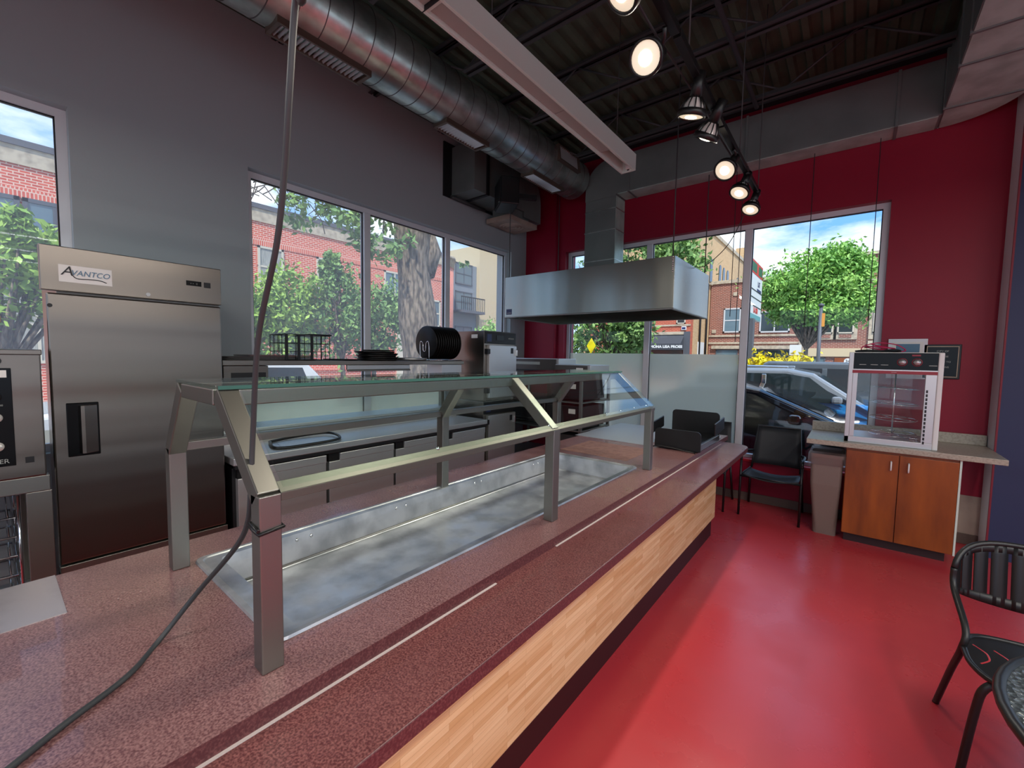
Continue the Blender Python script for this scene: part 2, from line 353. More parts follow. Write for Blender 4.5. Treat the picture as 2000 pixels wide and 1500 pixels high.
# far wall: crimson with a wide shopfront window
m = MB()
for b in ((XL-.3, -3.545, YF, YF+.3, 0, ZD), (-3.545, .217, YF, YF+.3, 0, .49), (-3.545, .217, YF, YF+.3, 3.30, ZD), (.217, 1.3, YF, YF+.3, 0, ZD)): m.box(*b)
wf = struct('wall_far', m, M['red'], label='crimson painted wall around the street window', cat='wall')
box('window_sill', (-3.54, .215, 5.685, 5.80, .475, .505), M['redsill'], wf, .004)
box('bare_patch', (.76, .998, 5.694, 5.7, .10, .46), M['beige'], wf, 0, 'unpainted plaster patch low on the wall')
# pier and short return wall at the right
m = MB().box(1.0, 1.27, 5.42, YF+.3, 0, ZD).box(1.27, XR+.3, 5.42, 5.72, 2.9, ZD).box(4.9, XR+.3, 5.42, 5.72, 0, 2.9)
wr = struct('wall_right', m, M['navy'], label='navy painted return wall beside the crimson wall', cat='wall')
box('return_face', (.994, 1.0, 5.43, 5.70, .0, ZD), M['pier'], wr, 0, 'pale grey return face')
box('corner_bead', (.992, 1.004, 5.414, 5.43, 0, ZD), M['bead'], wr, 0, 'red paint along the corner')
# side and rear walls with large window openings, all out of view
m = MB().box(XR, XR+.3, YB-.3, 5.42, 0, .8).box(XR, XR+.3, YB-.3, 5.42, 2.3, ZD)
for y0, y1 in ((YB-.3, -1.7), (4.9, 5.42)): m.box(XR, XR+.3, y0, y1, .8, 2.3)
struct('wall_side', m, M['grey'], label='grey wall with wide windows', cat='wall')
m = MB().box(XL-.3, XR+.3, YB-.3, YB, 0, .55).box(XL-.3, XR+.3, YB-.3, YB, 3.3, ZD)
for x0, x1 in ((XL-.3, -1.9), (4.3, XR+.3)): m.box(x0, x1, YB-.3, YB, .55, 3.3)
struct('wall_rear', m, M['grey'], label='grey rear wall with wide windows', cat='wall')
# door at the right edge
dr = struct('door_1', MB().box(1.27, 1.36, 5.38, 5.70, 0, 2.9).box(4.82, 4.9, 5.38, 5.70, 0, 2.9).box(1.36, 4.82, 5.38, 5.70, 2.8, 2.9).box(2.76, 2.9, 5.38, 5.70, 0, 2.8), M['cream'], label='cream painted door frame at the right edge', cat='door')
box('pane', (1.42, 2.76, 5.52, 5.53, .1, 2.74), M['g_win'], dr, 0)
box('pane', (2.9, 4.82, 5.52, 5.53, .1, 2.78), M['g_win'], dr, 0)
box('stile', (1.36, 1.42, 5.5, 5.55, 0, 2.8), M['cream'], dr); 
# baseboards
for nm, b in (('baseboard_far', (-3.9, 0.0, 5.688, 5.70, 0, .10)), ('baseboard_right', (.74, .994, 5.688, 5.70, 0, .10))):
    struct(nm, MB().box(*b), M['base'], bevel=.003, label='brown vinyl baseboard under the crimson wall', cat='baseboard')
bpy.data.objects['baseboard_right']['label'] = 'brown vinyl baseboard in the corner by the wood cabinet'
# ceiling: fluted steel deck, open-web joists
m = MB(); p = .152; x = XL - .3; prof = []
while x < XR + .3:
    prof += [(x, ZD), (x+.05, ZD), (x+.068, ZD+.04), (x+.134, ZD+.04)]; x += p
prof.append((x, ZD))
vs = [(a, y, z) for y in (YB-.3, YF+.3) for a, z in prof]; n = len(prof)
m.add(vs, [(i, i+1, i+1+n, i+n) for i in range(n-1)])
m.box(XL-.3, XR+.3, YB-.3, YF+.3, ZD+.06, ZD+.2)
ce = struct('ceiling', m, M['deck'], label='dark fluted steel roof deck on open joists', cat='ceiling')
jm = MB(); zb, zt = 4.20, 4.59
for x0, x1, z0, z1, zz in ((-2.85, .49, zb, zb+.05, zb), (XL, XR, zt-.05, zt, zt-.05)):
    for q in (-1, 1): jm.box(x0, x1, q*.012, q*.052, zz, zz+.008); jm.box(x0, x1, q*.012, q*.02, z0, z1)
step = .55; k = 0; x = -3.4
while x < .3:
    a, b = (zt-.03, zb+.03) if k % 2 == 0 else (zb+.03, zt-.03)
    jm.tube([(x, 0, a), (x+step, 0, b)], .010, 6); x += step; k += 1
jme = jm.mesh('joist', M['joist'])
for i in range(9): place('joist', jme, ce, (0, 4.82 - 1.0*i, 0))
box('ledger_angle', (XL, XR, 5.60, 5.70, 4.555, 4.595), M['joist'], ce, 0)
for x, z, y0, r in ((-.87, 4.165, -4, .02), (-2.55, 4.18, -4, .012), (1.6, 4.3, -4, .02)):
    obj('conduit', MB().cyl((x, y0, z), (x, 4.86, z), r, 10), M['joist'], ce)

# ---- windows -------------------------------------------------------
def win(name, fr_mat, label, plane, a0, a1, z0, z1, mull, fw=.055, d=.06, glassm=None, film=None, axis='x', jamb=None):
    """aluminium window in a wall; axis 'x' = wall plane X const, runs along Y"""
    def B(u0, u1, v0, v1, e0, e1):
        return (plane+e0, plane+e1, u0, u1, v0, v1) if axis == 'x' else (u0, u1, plane+e0, plane+e1, v0, v1)
    root = struct(name, MB().box(*B(a0, a1, z1-fw, z1, -d/2, d/2)).box(*B(a0, a1, z0, z0+fw, -d/2, d/2)).box(*B(a0, a0+fw, z0+fw, z1-fw, -d/2, d/2)).box(*B(a1-fw, a1, z0+fw, z1-fw, -d/2, d/2)), fr_mat, bevel=0, label=label, cat='window')
    ed = [a0+fw] + [v for mu in mull for v in (mu-.04, mu+.04)] + [a1-fw]
    for mu in mull: box('mullion', B(mu-.04, mu+.04, z0+fw, z1-fw, -d/2-.01, d/2+.015), fr_mat, root, .004)
    for i in range(0, len(ed), 2):
        box('pane', B(ed[i], ed[i+1], z0+fw, z1-fw, -.004, .004), glassm, root, 0)
        if film and film[i//2]:
            s = .012 if axis == 'x' else -.012
            box('frosted_film', B(ed[i]+.01, ed[i+1]-.01, z0+fw+.005, film[i//2], s-.001, s+.001), M['frost'], root, 0, 'frosted privacy film on the lower pane')
        if fr_mat is not None:   # dark gasket lines
            g = MB()
            for u in (ed[i], ed[i+1]-.008): g.box(*B(u, u+.008, z0+fw, z1-fw, -.014, .014))
            g.box(*B(ed[i], ed[i+1], z1-fw-.008, z1-fw, -.014, .014))
            obj('gasket', g, M['dark'], root)
    return root
win('window_1', M['alu'], 'tall aluminium window behind the steel fridge', -4.43, -1.9, .435, .95, 3.34, [-.7], glassm=M['g_hazy'], film=[1.10, 1.10])
w2 = win('window_2', M['alu'], 'three-pane aluminium window in the grey wall', -4.43, 1.553, 5.315, .95, 3.33, [2.80, 4.035], glassm=M['g_hazy'], film=[1.20, 1.20, 1.20])
w3 = win('window_3', M['alu'], 'three-pane shopfront window in the crimson wall', 5.82, -3.545, .217, .49, 3.30, [-2.25, -1.045], glassm=M['g_win'], film=[1.75, 1.75, None], axis='y')
# pipe in the far corner
tag(obj('wall_pipe', MB().cyl((-3.68, 5.665, 0), (-3.68, 5.665, 4.55), .02, 10), M['red']), 'thin red painted pipe running up the crimson wall', 'pipe')

# ================================================================== STREET OUTSIDE
GZ = -.16
struct('street', MB().box(-60, 60, 5.99, 90, GZ-.2, GZ).box(-60, -4.7, -40, 5.99, GZ-.2, GZ), M['asphalt'], label='grey asphalt street outside the windows', cat='street')
struct('sidewalk', MB().box(-60, 60, 6.0, 6.9, GZ, -.02).box(-6.4, -4.62, -40, 6.0, GZ, -.02).box(-60, 60, 25, 28, GZ, -.02).box(-20, -17.2, -40, 24, GZ, -.02), M['walk'], label='pale concrete sidewalk along the buildings', cat='sidewalk')

def facade_window(parent, axis, plane, u0, u1, z0, z1, glassm, framem, d=.12, bars=(1, 1), fw=.07, out=1):
    """a framed window proud of a facade; sub-parts pane and meeting rail"""
    def B(a0, a1, b0, b1, e0, e1):
        e0, e1 = plane + out*e0, plane + out*e1
        return (e0, e1, a0, a1, b0, b1) if axis == 'x' else (a0, a1, e0, e1, b0, b1)
    g = MB()
    for q in ((u0, u1, z1-fw, z1), (u0, u1, z0, z0+fw), (u0, u0+fw, z0, z1), (u1-fw, u1, z0, z1)): g.box(*B(*q, -.05, .05))
    nx, nz_ = bars
    for i in range(1, nx): uu = u0 + (u1-u0)*i/nx; g.box(*B(uu-fw*.4, uu+fw*.4, z0, z1, -.05, .04))
    for i in range(1, nz_): zz = z0 + (z1-z0)*i/nz_; g.box(*B(u0, u1, zz-fw*.4, zz+fw*.4, -.05, .04))
    f = obj('window', g, framem, parent)
    box('pane', B(u0+fw*.5, u1-fw*.5, z0+fw*.5, z1-fw*.5, -.01, .012), glassm, f, 0)
    return f

# ---- red brick building across the side street (facade X = -20)
FX = -20
b = thing('brick_building', 'long red brick building with stone coping seen through the grey wall windows', 'building', (FX, 8, GZ))
box('wall', (FX-8, FX, -14, 18.3, GZ, 7.25), M['brickl'], b, 0)
obj('corner_wall', MB().lathe([(0, GZ), (1.6, GZ), (1.6, 7.25), (0, 7.25)], (FX-1.6, 18.2, 0), 'z', 28), M['brickl'], b)
obj('cornice', MB().lathe([(1.5, 7.25), (1.66, 7.25), (1.66, 7.72), (1.74, 7.72), (1.74, 7.9), (0, 7.95)], (FX-1.6, 18.2, 0), 'z', 28), M['stone'], b)
box('stone_band', (FX-.2, FX+.06, -14, 18.3, 7.2, 7.74), M['stone'], b, 0); box('coping', (FX-8, FX+.12, -14, 18.3, 7.74, 7.93), M['darkcop'], b, 0)
box('soldier_course', (FX-.1, FX+.03, -14, 18.3, 6.22, 6.52), M['bricks'], b, 0)
for (u0, u1, z0, z1, gm, fm, bars) in ((7.5, 8.55, 4.5, 6.2, 'curtain', 'frame', (1, 2)), (10.05, 11.15, 4.5, 6.2, 'windark', 'frame', (1, 2)), (13.75, 15.1, 4.4, 6.2, 'winglass', 'frame', (2, 1)), (17.15, 17.75, 3.4, 5.0, 'winglass', 'frame', (1, 2)),
        (-1.6, .9, 4.2, 6.25, 'winglass', 'darkframe', (2, 2)), (.95, 2.3, 4.2, 6.25, 'winglass', 'darkframe', (2, 2)), (-1.6, .2, 1.2, 3.6, 'curtain', 'frame', (2, 2)), (.3, 2.0, 1.2, 3.6, 'curtain', 'frame', (2, 2)), (4.0, 5.2, 4.5, 6.2, 'windark', 'frame', (1, 2))):
    f = facade_window(b, 'x', FX+.02, u0, u1, z0, z1, M[gm], M[fm], bars=bars, fw=.12 if fm == 'darkframe' else .09)
    if fm == 'frame' and z0 > 4: box('sill', (FX-.02, FX+.14, u0-.15, u1+.15, z0-.16, z0), M['stone'], b, 0)
box('air_conditioner', (FX-.1, FX+.4, 7.95, 8.4, 4.6, 5.0), M['white'], b, .02, 'white window air conditioner')
box('cream_pilaster', (FX-.1, FX+.1, 14.55, 15.3, GZ, 3.1), M['frame'], b, 0, 'cream door surround')
for z in (.85, 1.6, 2.3): box('brick_ledge', (FX-.02, FX+.08, 3, 14.4, z, z+.1), M['bricks'], b, 0)

# ---- apartment block beyond
b = thing('apartment_block', 'pale modern apartment block with grey balconies in the rightmost pane of the grey wall', 'building', (-24, 24, GZ))
box('grey_wing', (-30, -22.3, 20.4, 23.4, GZ, 8.3), M['aptgrey'], b, 0); box('tan_wall', (-30, -22, 23.4, 26.6, GZ, 9.9), M['tan'], b, 0); box('rear_wing', (-30, -22.6, 26.6, 31, GZ, 10.4), M['aptgrey'], b, 0)
for z in (2.1, 4.7):
    box('balcony_slab', (-22.4, -21.3, 20.9, 23.3, z, z+.18), M['darkcop'], b, 0)
    r = MB()
    for i in range(13): r.box(-21.36, -21.33, 20.92+i*.195, 20.95+i*.195, z+.18, z+1.05)
    r.box(-21.37, -21.31, 20.9, 23.3, z+1.05, z+1.12); obj('railing', r, M['dark'], b)
for z in (2.5, 5.0, 7.0): facade_window(b, 'x', -22.28, 21.2, 22.9, z-.2, z+1.3, M['winglass'], M['darkframe'], bars=(2, 2))
for z in (3.9, 6.4):
    box('balcony_slab', (-22.7, -21.6, 26.7, 29, z, z+.18), M['darkcop'], b, 0); facade_window(b, 'x', -22.58, 27, 28.6, z+.3, z+1.9, M['winglass'], M['darkframe'])

# ---- buildings across the main street
b = thing('tan_brick_building', 'tall tan brick building with narrow arched windows on its side wall', 'building', (-12, 45, GZ))
box('wall', (-18, -9, 31.9, 62, GZ, 11.4), M['brickt'], b, 0); box('parapet', (-18.1, -8.9, 31.8, 62.1, 11.4, 11.7), M['stone'], b, 0)
for y in (35.8, 38.6, 39.9, 41.3, 45.4, 47.3):
    arch = [(y-.35, 7.6), (y+.35, 7.6)] + [(y + .35*math.cos(a), 9.2 + .35*math.sin(a)) for a in [math.pi*k/8 for k in range(9)]]
    f = obj('window', MB().prism(arch, -9.02, -8.95, 'x'), M['windark'], b); box('sill', (-9.0, -8.85, y-.45, y+.45, 7.48, 7.6), M['stone'], f, 0)
for y in (33.2, 34.9, 36.2): obj('downpipe', MB().cyl((-8.9, y, .9), (-8.9, y, 7.5), .07, 8), M['dark'], b)
box('notice_board', (-8.98, -8.93, 33.0, 34.6, 1.9, 3.0), M['white'], b, 0)
box('chimney', (-10.2, -9.4, 50, 51, 11.6, 13.4), M['brickt'], b, 0)

b = thing('orange_brick_shop', 'orange brick shop front with a dark awning left of the tan building', 'building', (-12.5, 31.3, GZ))
box('wall', (-17, -9.02, 31.3, 31.85, GZ, 6.6), M['bricko'], b, 0)
for x in (-10.0, -12.4): facade_window(b, 'y', 31.28, x, x+.62, 4.22, 5.6, M['windark'], M['frame'], bars=(1, 2), out=-1)
box('shop_window', (-13.6, -9.5, 31.2, 31.3, .3, 2.4), M['windark'], b, 0); box('dark_pier', (-9.42, -9.02, 31.15, 31.3, GZ, 3.65), M['darkframe'], b, 0)
aw = obj('awning', MB().prism([(31.3, 3.45), (30.5, 2.78), (30.5, 2.35), (31.3, 2.35)], -13.4, -9.42, 'x'), M['asph'], b)
text('awning_lettering', 'MONA LISA PROES', .25, M['white'], aw, face_ny(-10.42, 30.48, 2.56), .004, sx=1.08, bold=.012)
box('blue_sign', (-9.62, -9.28, 31.16, 31.25, 3.76, 4.02), M['white'], b, .02); box('blue_panel', (-9.57, -9.33, 31.15, 31.17, 3.82, 3.96), M['inkblue'], b, 0)
box('stone_course', (-17, -9.02, 31.24, 31.3, 4.06, 4.18), M['stone'], b, 0); box('fascia', (-13.5, -9.42, 31.2, 31.3, 3.45, 3.66), M['stone'], b, 0)

b = thing('brown_brick_building', 'low brown brick building with white window and grey shop windows', 'building', (-6, 36, GZ))
box('wall', (-8.95, -3.0, 36, 44, GZ, 7.55), M['brickd'], b, 0); box('parapet_cap', (-9.0, -2.95, 35.9, 44, 7.55, 7.8), M['stone'], b, 0)
for z in (3.55, 3.0): box('stone_course', (-8.95, -3.0, 35.92, 36, z-.07, z+.07), M['stone'], b, 0)
box('lintel', (-8.7, -3.1, 35.8, 36, 2.55, 2.8), M['stone'], b, 0)
facade_window(b, 'y', 35.98, -7.95, -6.75, 3.8, 5.65, M['winglass'], M['whitealu'], bars=(1, 2), out=-1, fw=.1)
facade_window(b, 'y', 35.98, -5.5, -3.6, 3.75, 5.3, M['windark'], M['whitealu'], bars=(2, 1), out=-1, fw=.1)
for x in (-8.4, -6.6, -5.0): facade_window(b, 'y', 35.98, x, x+1.55, .5, 2.5, M['winglass'] if x < -8 else M['windark'], M['darkframe'], out=-1, fw=.06)
for x, z in ((-7.2, 6.7), (-8.6, 3.9), (-6.2, 3.25), (-3.5, 4.6)): box('stone_block', (x-.15, x+.15, 35.93, 36, z-.13, z+.13), M['stone'], b, 0)

b = thing('stone_trimmed_building', 'brown brick building with pale stone trim behind the round street tree', 'building', (0, 36, GZ))
box('wall', (-2.9, 6, 35.9, 44, GZ, 8.6), M['brickd'], b, 0); box('parapet_cap', (-2.9, 6, 35.8, 44, 8.6, 8.8), M['stone'], b, 0)
for z in (6.9, 7.6): box('stone_course', (-2.9, 6, 35.8, 35.9, z, z+.16), M['stone'], b, 0)
for x in (-2.0, -.9, .9, 2.2):
    box('stone_surround', (x-.2, x+1.05, 35.78, 35.9, 3.2, 6.0), M['stone'], b, 0); facade_window(b, 'y', 35.76, x, x+.85, 3.6, 5.6, M['windark'], M['frame'], out=-1); box('brick_panel', (x+.1, x+.75, 35.75, 35.78, 3.3, 3.52), M['brickd'], b, 0)
box('shop_fascia', (-2.7, 5, 35.75, 35.9, 2.05, 2.6), M['tan'], b, 0)
for x in (-2.6, .4, 1.7): facade_window(b, 'y', 35.88, x, x+1.15, .3, 2.0, M['winglass'], M['darkframe'], out=-1)
dd = box('shop_door', (-.95, .25, 35.8, 35.9, GZ, 2.0), M['brown'], b, 0); obj('round_sign', MB().cyl((-.25, 35.78, 1.75), (-.25, 35.8, 1.75), .2, 20), M['white'], dd); text('sign_number', '34', .26, M['ink'], dd, face_ny(-.25, 35.77, 1.75), .002)
for x in (-2.75, .95, 3.0): box('stone_pier', (x-.25, x+.12, 35.7, 35.9, GZ, 3.1), M['stone'], b, 0)

# ---- trees
def leaves(n, clusters, size, crown):
    """leaf quads gathered in clumps inside the crown ellipsoid"""
    c, r = np.array(crown[0]), np.array(crown[1]); cs = []
    while len(cs) < clusters:
        p = np.random.uniform(-1, 1, 3); d = np.linalg.norm(p)
        if .35 < d < 1: cs.append(p)
    cs = np.array(cs); idx = np.random.randint(0, clusters, n)
    P = c + (cs[idx] + np.random.normal(0, .17, (n, 3))) * r
    a = np.random.normal(0, 1, (n, 3)); a /= np.linalg.norm(a, axis=1)[:, None]
    b_ = np.random.normal(0, 1, (n, 3)); b_ = np.cross(a, b_); b_ /= np.linalg.norm(b_, axis=1)[:, None]
    s = size * np.random.uniform(.6, 1.25, (n, 1))
    V = np.stack([P - a*s, P + b_*s*.45, P + a*s, P - b_*s*.45], 1).reshape(-1, 3)
    mb = MB(); mb.v = [tuple(v) for v in V]; mb.f = [(4*i, 4*i+1, 4*i+2, 4*i+3) for i in range(n)]; mb.sm = [False]*n
    return mb
def raw(name, mb, mat_, parent):
    me = bpy.data.meshes.new(name); sh = SHIFT.get(parent, (0,0,0))
    me.from_pydata([(v[0]-sh[0], v[1]-sh[1], v[2]-sh[2]) for v in mb.v], [], mb.f); me.materials.append(mat_)
    o = bpy.data.objects.new(name, me); COL.objects.link(o); o.parent = parent; return o
def tree(name, label, base, crowns, lm, n, size, trunk_r=.09, clusters=40, group=None, fork=None):
    t = thing(name, label, 'tree', base, group=group)
    top = crowns[0][0]; mb = MB()
    mid = (base[0]*.6+top[0]*.4, base[1]*.6+top[1]*.4, base[2] + (top[2]-base[2])*.45)
    mb.tube([base, mid, top], [trunk_r, trunk_r*.8, trunk_r*.35], 10)
    for c, r in crowns:
        for k in range(7):
            a = k*.9+.3; mb.tube([mid, (mid[0]*.5+c[0]*.5+.2*math.cos(a), mid[1]*.5+c[1]*.5+.2*math.sin(a), mid[2]*.5+c[2]*.5), (c[0]+r[0]*.7*math.cos(a), c[1]+r[1]*.7*math.sin(a), c[2]+r[2]*(.1+.5*math.sin(k*2.1)))], [trunk_r*.5, trunk_r*.35, .012], 6)
    obj('trunk', mb, M['bark'], t)
    for c, r in crowns: raw('foliage', leaves(n, clusters, size, (c, r)), lm, t)
    return t
tree('ornamental_tree', 'small bushy tree nearest the left edge of the three-pane window', (-13, 4.7, GZ), [((-13, 4.6, 2.45), (.9, .85, 1.0))], M['leaf'], 3600, .095)
tree('ornamental_tree', 'bushy green tree with a pointed top before the curtained brick window', (-13, 5.85, GZ), [((-13, 5.75, 2.75), (1.0, .95, 1.2))], M['leaf'], 4600, .095)
tree('ornamental_tree', 'bushy green tree reaching up to the dark brick building window', (-12.6, 7.25, GZ), [((-12.6, 6.95, 3.0), (1.0, .95, 1.35)), ((-12.6, 6.75, 4.2), (.35, .3, .5))], M['leaf2'], 3600, .09)
tree('ornamental_tree', 'bushy green tree just left of the thick trunk', (-12.4, 8.1, GZ), [((-12.4, 8.2, 2.9), (1.0, .95, 1.2))], M['leaf2'], 4000, .09)
tree('ornamental_tree', 'leafy tree seen beside the oven through the tall window', (-11.5, .2, GZ), [((-11.5, .2, 2.75), (.8, .85, .75)), ((-11.5, 1.0, 3.0), (.6, .5, .8)), ((-11.5, .45, 3.7), (.25, .2, .35))], M['leaf'], 1500, .10)
tree('street_tree', 'pale young tree before the apartment block', (-19, 20.6, GZ), [((-19, 20.8, 2.2), (1.2, 1.3, 1.7))], M['leaf3'], 2400, .13)
# big trunk close to the window with drooping branches
t = thing('large_tree', 'thick grey-brown tree trunk rising past the three-pane window', 'tree', (-8, 6.5, GZ))
mb = MB(); pts = []; rad = []
for i in range(25):
    z = GZ + i*.27; pts.append((-8 + .04*math.sin(z*1.3), 6.52 - .05*z + .05*math.sin(z*.9), z)); rad.append(.47 - .022*z + .03*math.sin(z*3.1) + (.12 if i < 2 else 0))
mb.tube(pts, rad, 28); mb.tube([(-8, 6.55, 3.6), (-7.95, 6.74, 4.15), (-7.95, 6.72, 4.6)], [.3, .27, .1], 16)
obj('trunk', mb, M['bark'], t)
mb = MB(); cl = []
for (y0, z0, y1, z1, x1) in ((6.1, 5.6, 4.9, 4.45, -8.2), (6.1, 5.9, 4.2, 4.6, -8.4), (6.0, 6.0, 5.4, 4.1, -7.9), (6.6, 5.6, 7.6, 4.4, -8.3), (6.1, 6.1, 3.3, 5.0, -8.6), (6.0, 6.1, 3.0, 4.55, -8.1)):
    mb.tube([(-8, y0, z0), (-8.1, (y0+y1)/2, max(z0, z1)+.1), (x1, y1, z1)], [.07, .04, .012], 6); cl.append((x1, y1, z1))
for k in range(26):
    y = random.uniform(2.9, 4.6); z = random.uniform(4.5, 5.2); mb.tube([(-8.3, y, z), (-8.3, y+random.uniform(-.3, .3), z-random.uniform(.1, .3)), (-8.3, y+random.uniform(-.4, .4), z-random.uniform(.3, .55))], .009, 4)
obj('branch', mb, M['twig'], t)
for c in (cl[0], cl[1], cl[2]): raw('foliage', leaves(420, 14, .085, (c, (.5, .62, .5))), M['leaf2'], t)
raw('foliage', leaves(26, 2, .1, ((-8.3, 8.25, 4.15), (.1, .12, .12))), M['leaf2'], t)
tree('street_tree', 'round full street tree before the stone-trimmed building', (-1.7, 24, GZ), [((-1.75, 24, 5.15), (2.1, 1.8, 1.5)), ((-.7, 24, 5.75), (1.2, 1.2, 1.1)), ((-2.6, 24, 4.5), (1.1, 1.2, 1.0)), ((-.4, 24, 4.3), (1.0, 1.0, .8)), ((-1.5, 23.4, 4.0), (1.5, 1.0, .6))], M['leaf3'], 7500, .11, .11, 80)
tree('street_tree', 'broad green tree behind the steel hood', (-6.4, 14, GZ), [((-6.9, 14, 2.6), (1.4, 1.2, 1.3)), ((-5.2, 14, 4.9), (1.5, 1.2, 1.2)), ((-7.3, 14.2, 4.2), (1.2, 1.2, 1.6)), ((-5.85, 13.8, 2.75), (.6, .6, .6))], M['leaf2'], 3000, .11, .15, 40)
t = thing('yellow_bush', 'bright yellow bush beyond the grey off-roader roof', 'bush', (-1.9, 16, GZ))
raw('foliage', leaves(3600, 40, .085, ((-1.9, 16, 1.2), (1.05, .6, .78))), M['yellow'], t); obj('stem', MB().tube([(-1.9, 16, GZ), (-1.95, 16, .6), (-2.1, 16, 1.3)], [.05, .04, .015], 6).tube([(-1.9, 16, GZ), (-1.7, 16, .6), (-1.5, 16, 1.3)], [.05, .04, .015], 6), M['twig'], t)

# ---- street furniture
t = thing('pylon_sign', 'tall shopping sign board with stacked white panels beside the window mullion', 'sign', (-2.75, 17, GZ))
box('pole', (-2.9, -2.66, 16.2, 16.5, GZ, 3.1), M['darkframe'], t); box('board', (-2.86, -2.75, 15.85, 18.1, 3.1, 5.08), M['white'], t)
X_ = -2.745
for nm, y0, y1, z0, z1, mm_ in (('red_panel', 15.9, 18.05, 4.62, 5.05, 'sred'), ('green_panel', 16.0, 16.85, 4.68, 4.98, 'sgreen'), ('green_panel', 17.2, 17.95, 4.68, 4.98, 'sgreen'), ('divider', 15.9, 18.05, 4.08, 4.11, 'ink'), ('divider', 15.9, 18.05, 3.82, 3.85, 'ink'), ('divider', 15.9, 18.05, 3.55, 3.58, 'ink'), ('teal_panel', 15.9, 18.05, 3.12, 3.28, 'steal'), ('navy_panel', 17.1, 17.9, 4.12, 4.2, 'inkblue')):
    box(nm, (X_-.004, X_+.004 + (.004 if nm == 'green_panel' else 0), y0, y1, z0, z1), M[mm_], t, 0)
text('lettering', 'LA ON', .26, M['sred'], t, face_x(X_+.003, 17, 3.42), .002, bold=.01); text('lettering', 'L&T', .26, M['inkblue'], t, face_x(X_+.003, 17.4, 4.36), .002)
t = thing('lamp_post', 'dark lamp post with an orange banner in front of the street tree', 'lamp post', (-.82, 16, GZ))
obj('pole', MB().cyl((-.82, 16, GZ), (-.83, 16, 3.35), .06, 10, .045), M['darkframe'], t); box('banner', (-.86, -.72, 15.97, 15.99, 2.75, 3.15), M['orange'], t, 0)
obj('post_cap', MB().lathe([(.0, 3.35), (.07, 3.36), (.08, 3.42), (0, 3.46)], (-.83, 16, 0)), M['darkframe'], t)
t = thing('parking_notice', 'small white notice on a post above the yellow bush', 'sign', (-1.55, 17.5, GZ)); obj('post', MB().cyl((-1.55, 17.5, GZ), (-1.55, 17.5, 2.1), .025, 8), M['darkframe'], t); box('plate', (-1.72, -1.38, 17.46, 17.48, 1.9, 2.25), M['white'], t, 0)
t = thing('crossing_sign', 'yellow diamond crossing sign seen under the steel hood', 'sign', (-6.2, 11.6, GZ)); obj('post', MB().cyl((-6.2, 11.6, GZ), (-6.2, 11.6, 2.0), .03, 8), M['darkframe'], t)
obj('plate', MB().prism([(-6.2, 1.80), (-6.05, 2.04), (-6.2, 2.28), (-6.35, 2.04)], 11.55, 11.57, 'y'), M['yellow'], t)

# ---- cars: side profile along local x (nose at +x), width along y
def car(name, label, paint, prof, roof_i, glass_poly, L_, W_, wheel_x, loc, rz, extras=None, wr=.33):
    t = thing(name, label, 'car', loc, rz, local=True)
    n = len(prof); zmax = max(p[1] for p in prof); beltz = glass_poly[0][1]
    mb = MB(); rows = []
    for s in (-1, -.92, .92, 1):
        row = []
        for (x, z) in prof:
            tum = max(0, (z - beltz)) * .22 if z > beltz else 0
            k = 1 if abs(s) < 1 else .0
            row.append((x, s*(W_/2) - math.copysign(tum, s), z - (0 if abs(s) < 1 else .03)))
        rows.append(row)
    vs = [v for r_ in rows for v in r_]; fs = [(j*n+i, j*n+(i+1) % n, (j+1)*n+(i+1) % n, (j+1)*n+i) for j in range(3) for i in range(n)]
    fs += [tuple(range(n)), tuple(3*n+i for i in reversed(range(n)))]
    mb.add(vs, fs); body = obj('body', mb, paint, t, .03, seg=2)
    for s in (-1, 1):
        for poly in [glass_poly] if not isinstance(glass_poly[0][0], tuple) else glass_poly:
            vv = [(x, s*(W_/2 - max(0, z-beltz)*.22 + .006), z) for x, z in poly]
            o = obj('side_window', MB().add(vv + [(a, b - s*.03, c) for a, b, c in vv], [tuple(range(len(vv)))] + [tuple(range(len(vv), 2*len(vv)))]), M['carglass'], t)
    for i in extras.get('screens', []):
        (x0, z0), (x1, z1) = prof[i], prof[(i+1) % n]; q = W_/2*.86
        def pt(f, y): z = z0+(z1-z0)*f; return (x0+(x1-x0)*f, y*(q - max(0, z-beltz)*.22), z)
        nx, nz_ = -(z1-z0), (x1-x0); l = math.hypot(nx, nz_); nx, nz_ = nx/l*.008, nz_/l*.008
        if nz_ < 0: nx, nz_ = -nx, -nz_
        vv = [tuple(a+b for a, b in zip(pt(f, y), (nx, 0, nz_))) for f, y in ((.06, -1), (.06, 1), (.94, 1), (.94, -1))]
        obj('windscreen', MB().add(vv, [(0, 1, 2, 3)]), M['carglass'], t)
    for x in wheel_x:
        for s in (-1, 1):
            wv = obj('wheel', MB().lathe([(.0, -.1), (wr*.62, -.11), (wr, -.09), (wr, .09), (wr*.62, .11), (0, .1)], (x, s*(W_/2-.1), wr), 'y', 22), M['tyre'], t)
            obj('rim', MB().lathe([(0, -.02), (wr*.6, 0), (wr*.6, .02)], (x, s*(W_/2+.005) , wr), 'y', 18), M['chrome'], wv)
    mxx = extras.get('mirror')
    if mxx:
        for s in (-1, 1): box('mirror', (mxx[0]-.06, mxx[0]+.10, s*(W_/2+.01), s*(W_/2+.21), mxx[1]-.05, mxx[1]+.09), paint, t, .045)
    for nm, b_, mm_ in extras.get('boxes', []): box(nm, b_, mm_, t, .01)
    return t
sed = [(-2.2, .3), (2.25, .3), (2.3, .55), (2.2, .72), (1.15, .98), (.15, 1.40), (-.25, 1.46), (-.9, 1.42), (-1.75, 1.08), (-2.25, 1.0), (-2.3, .6)]
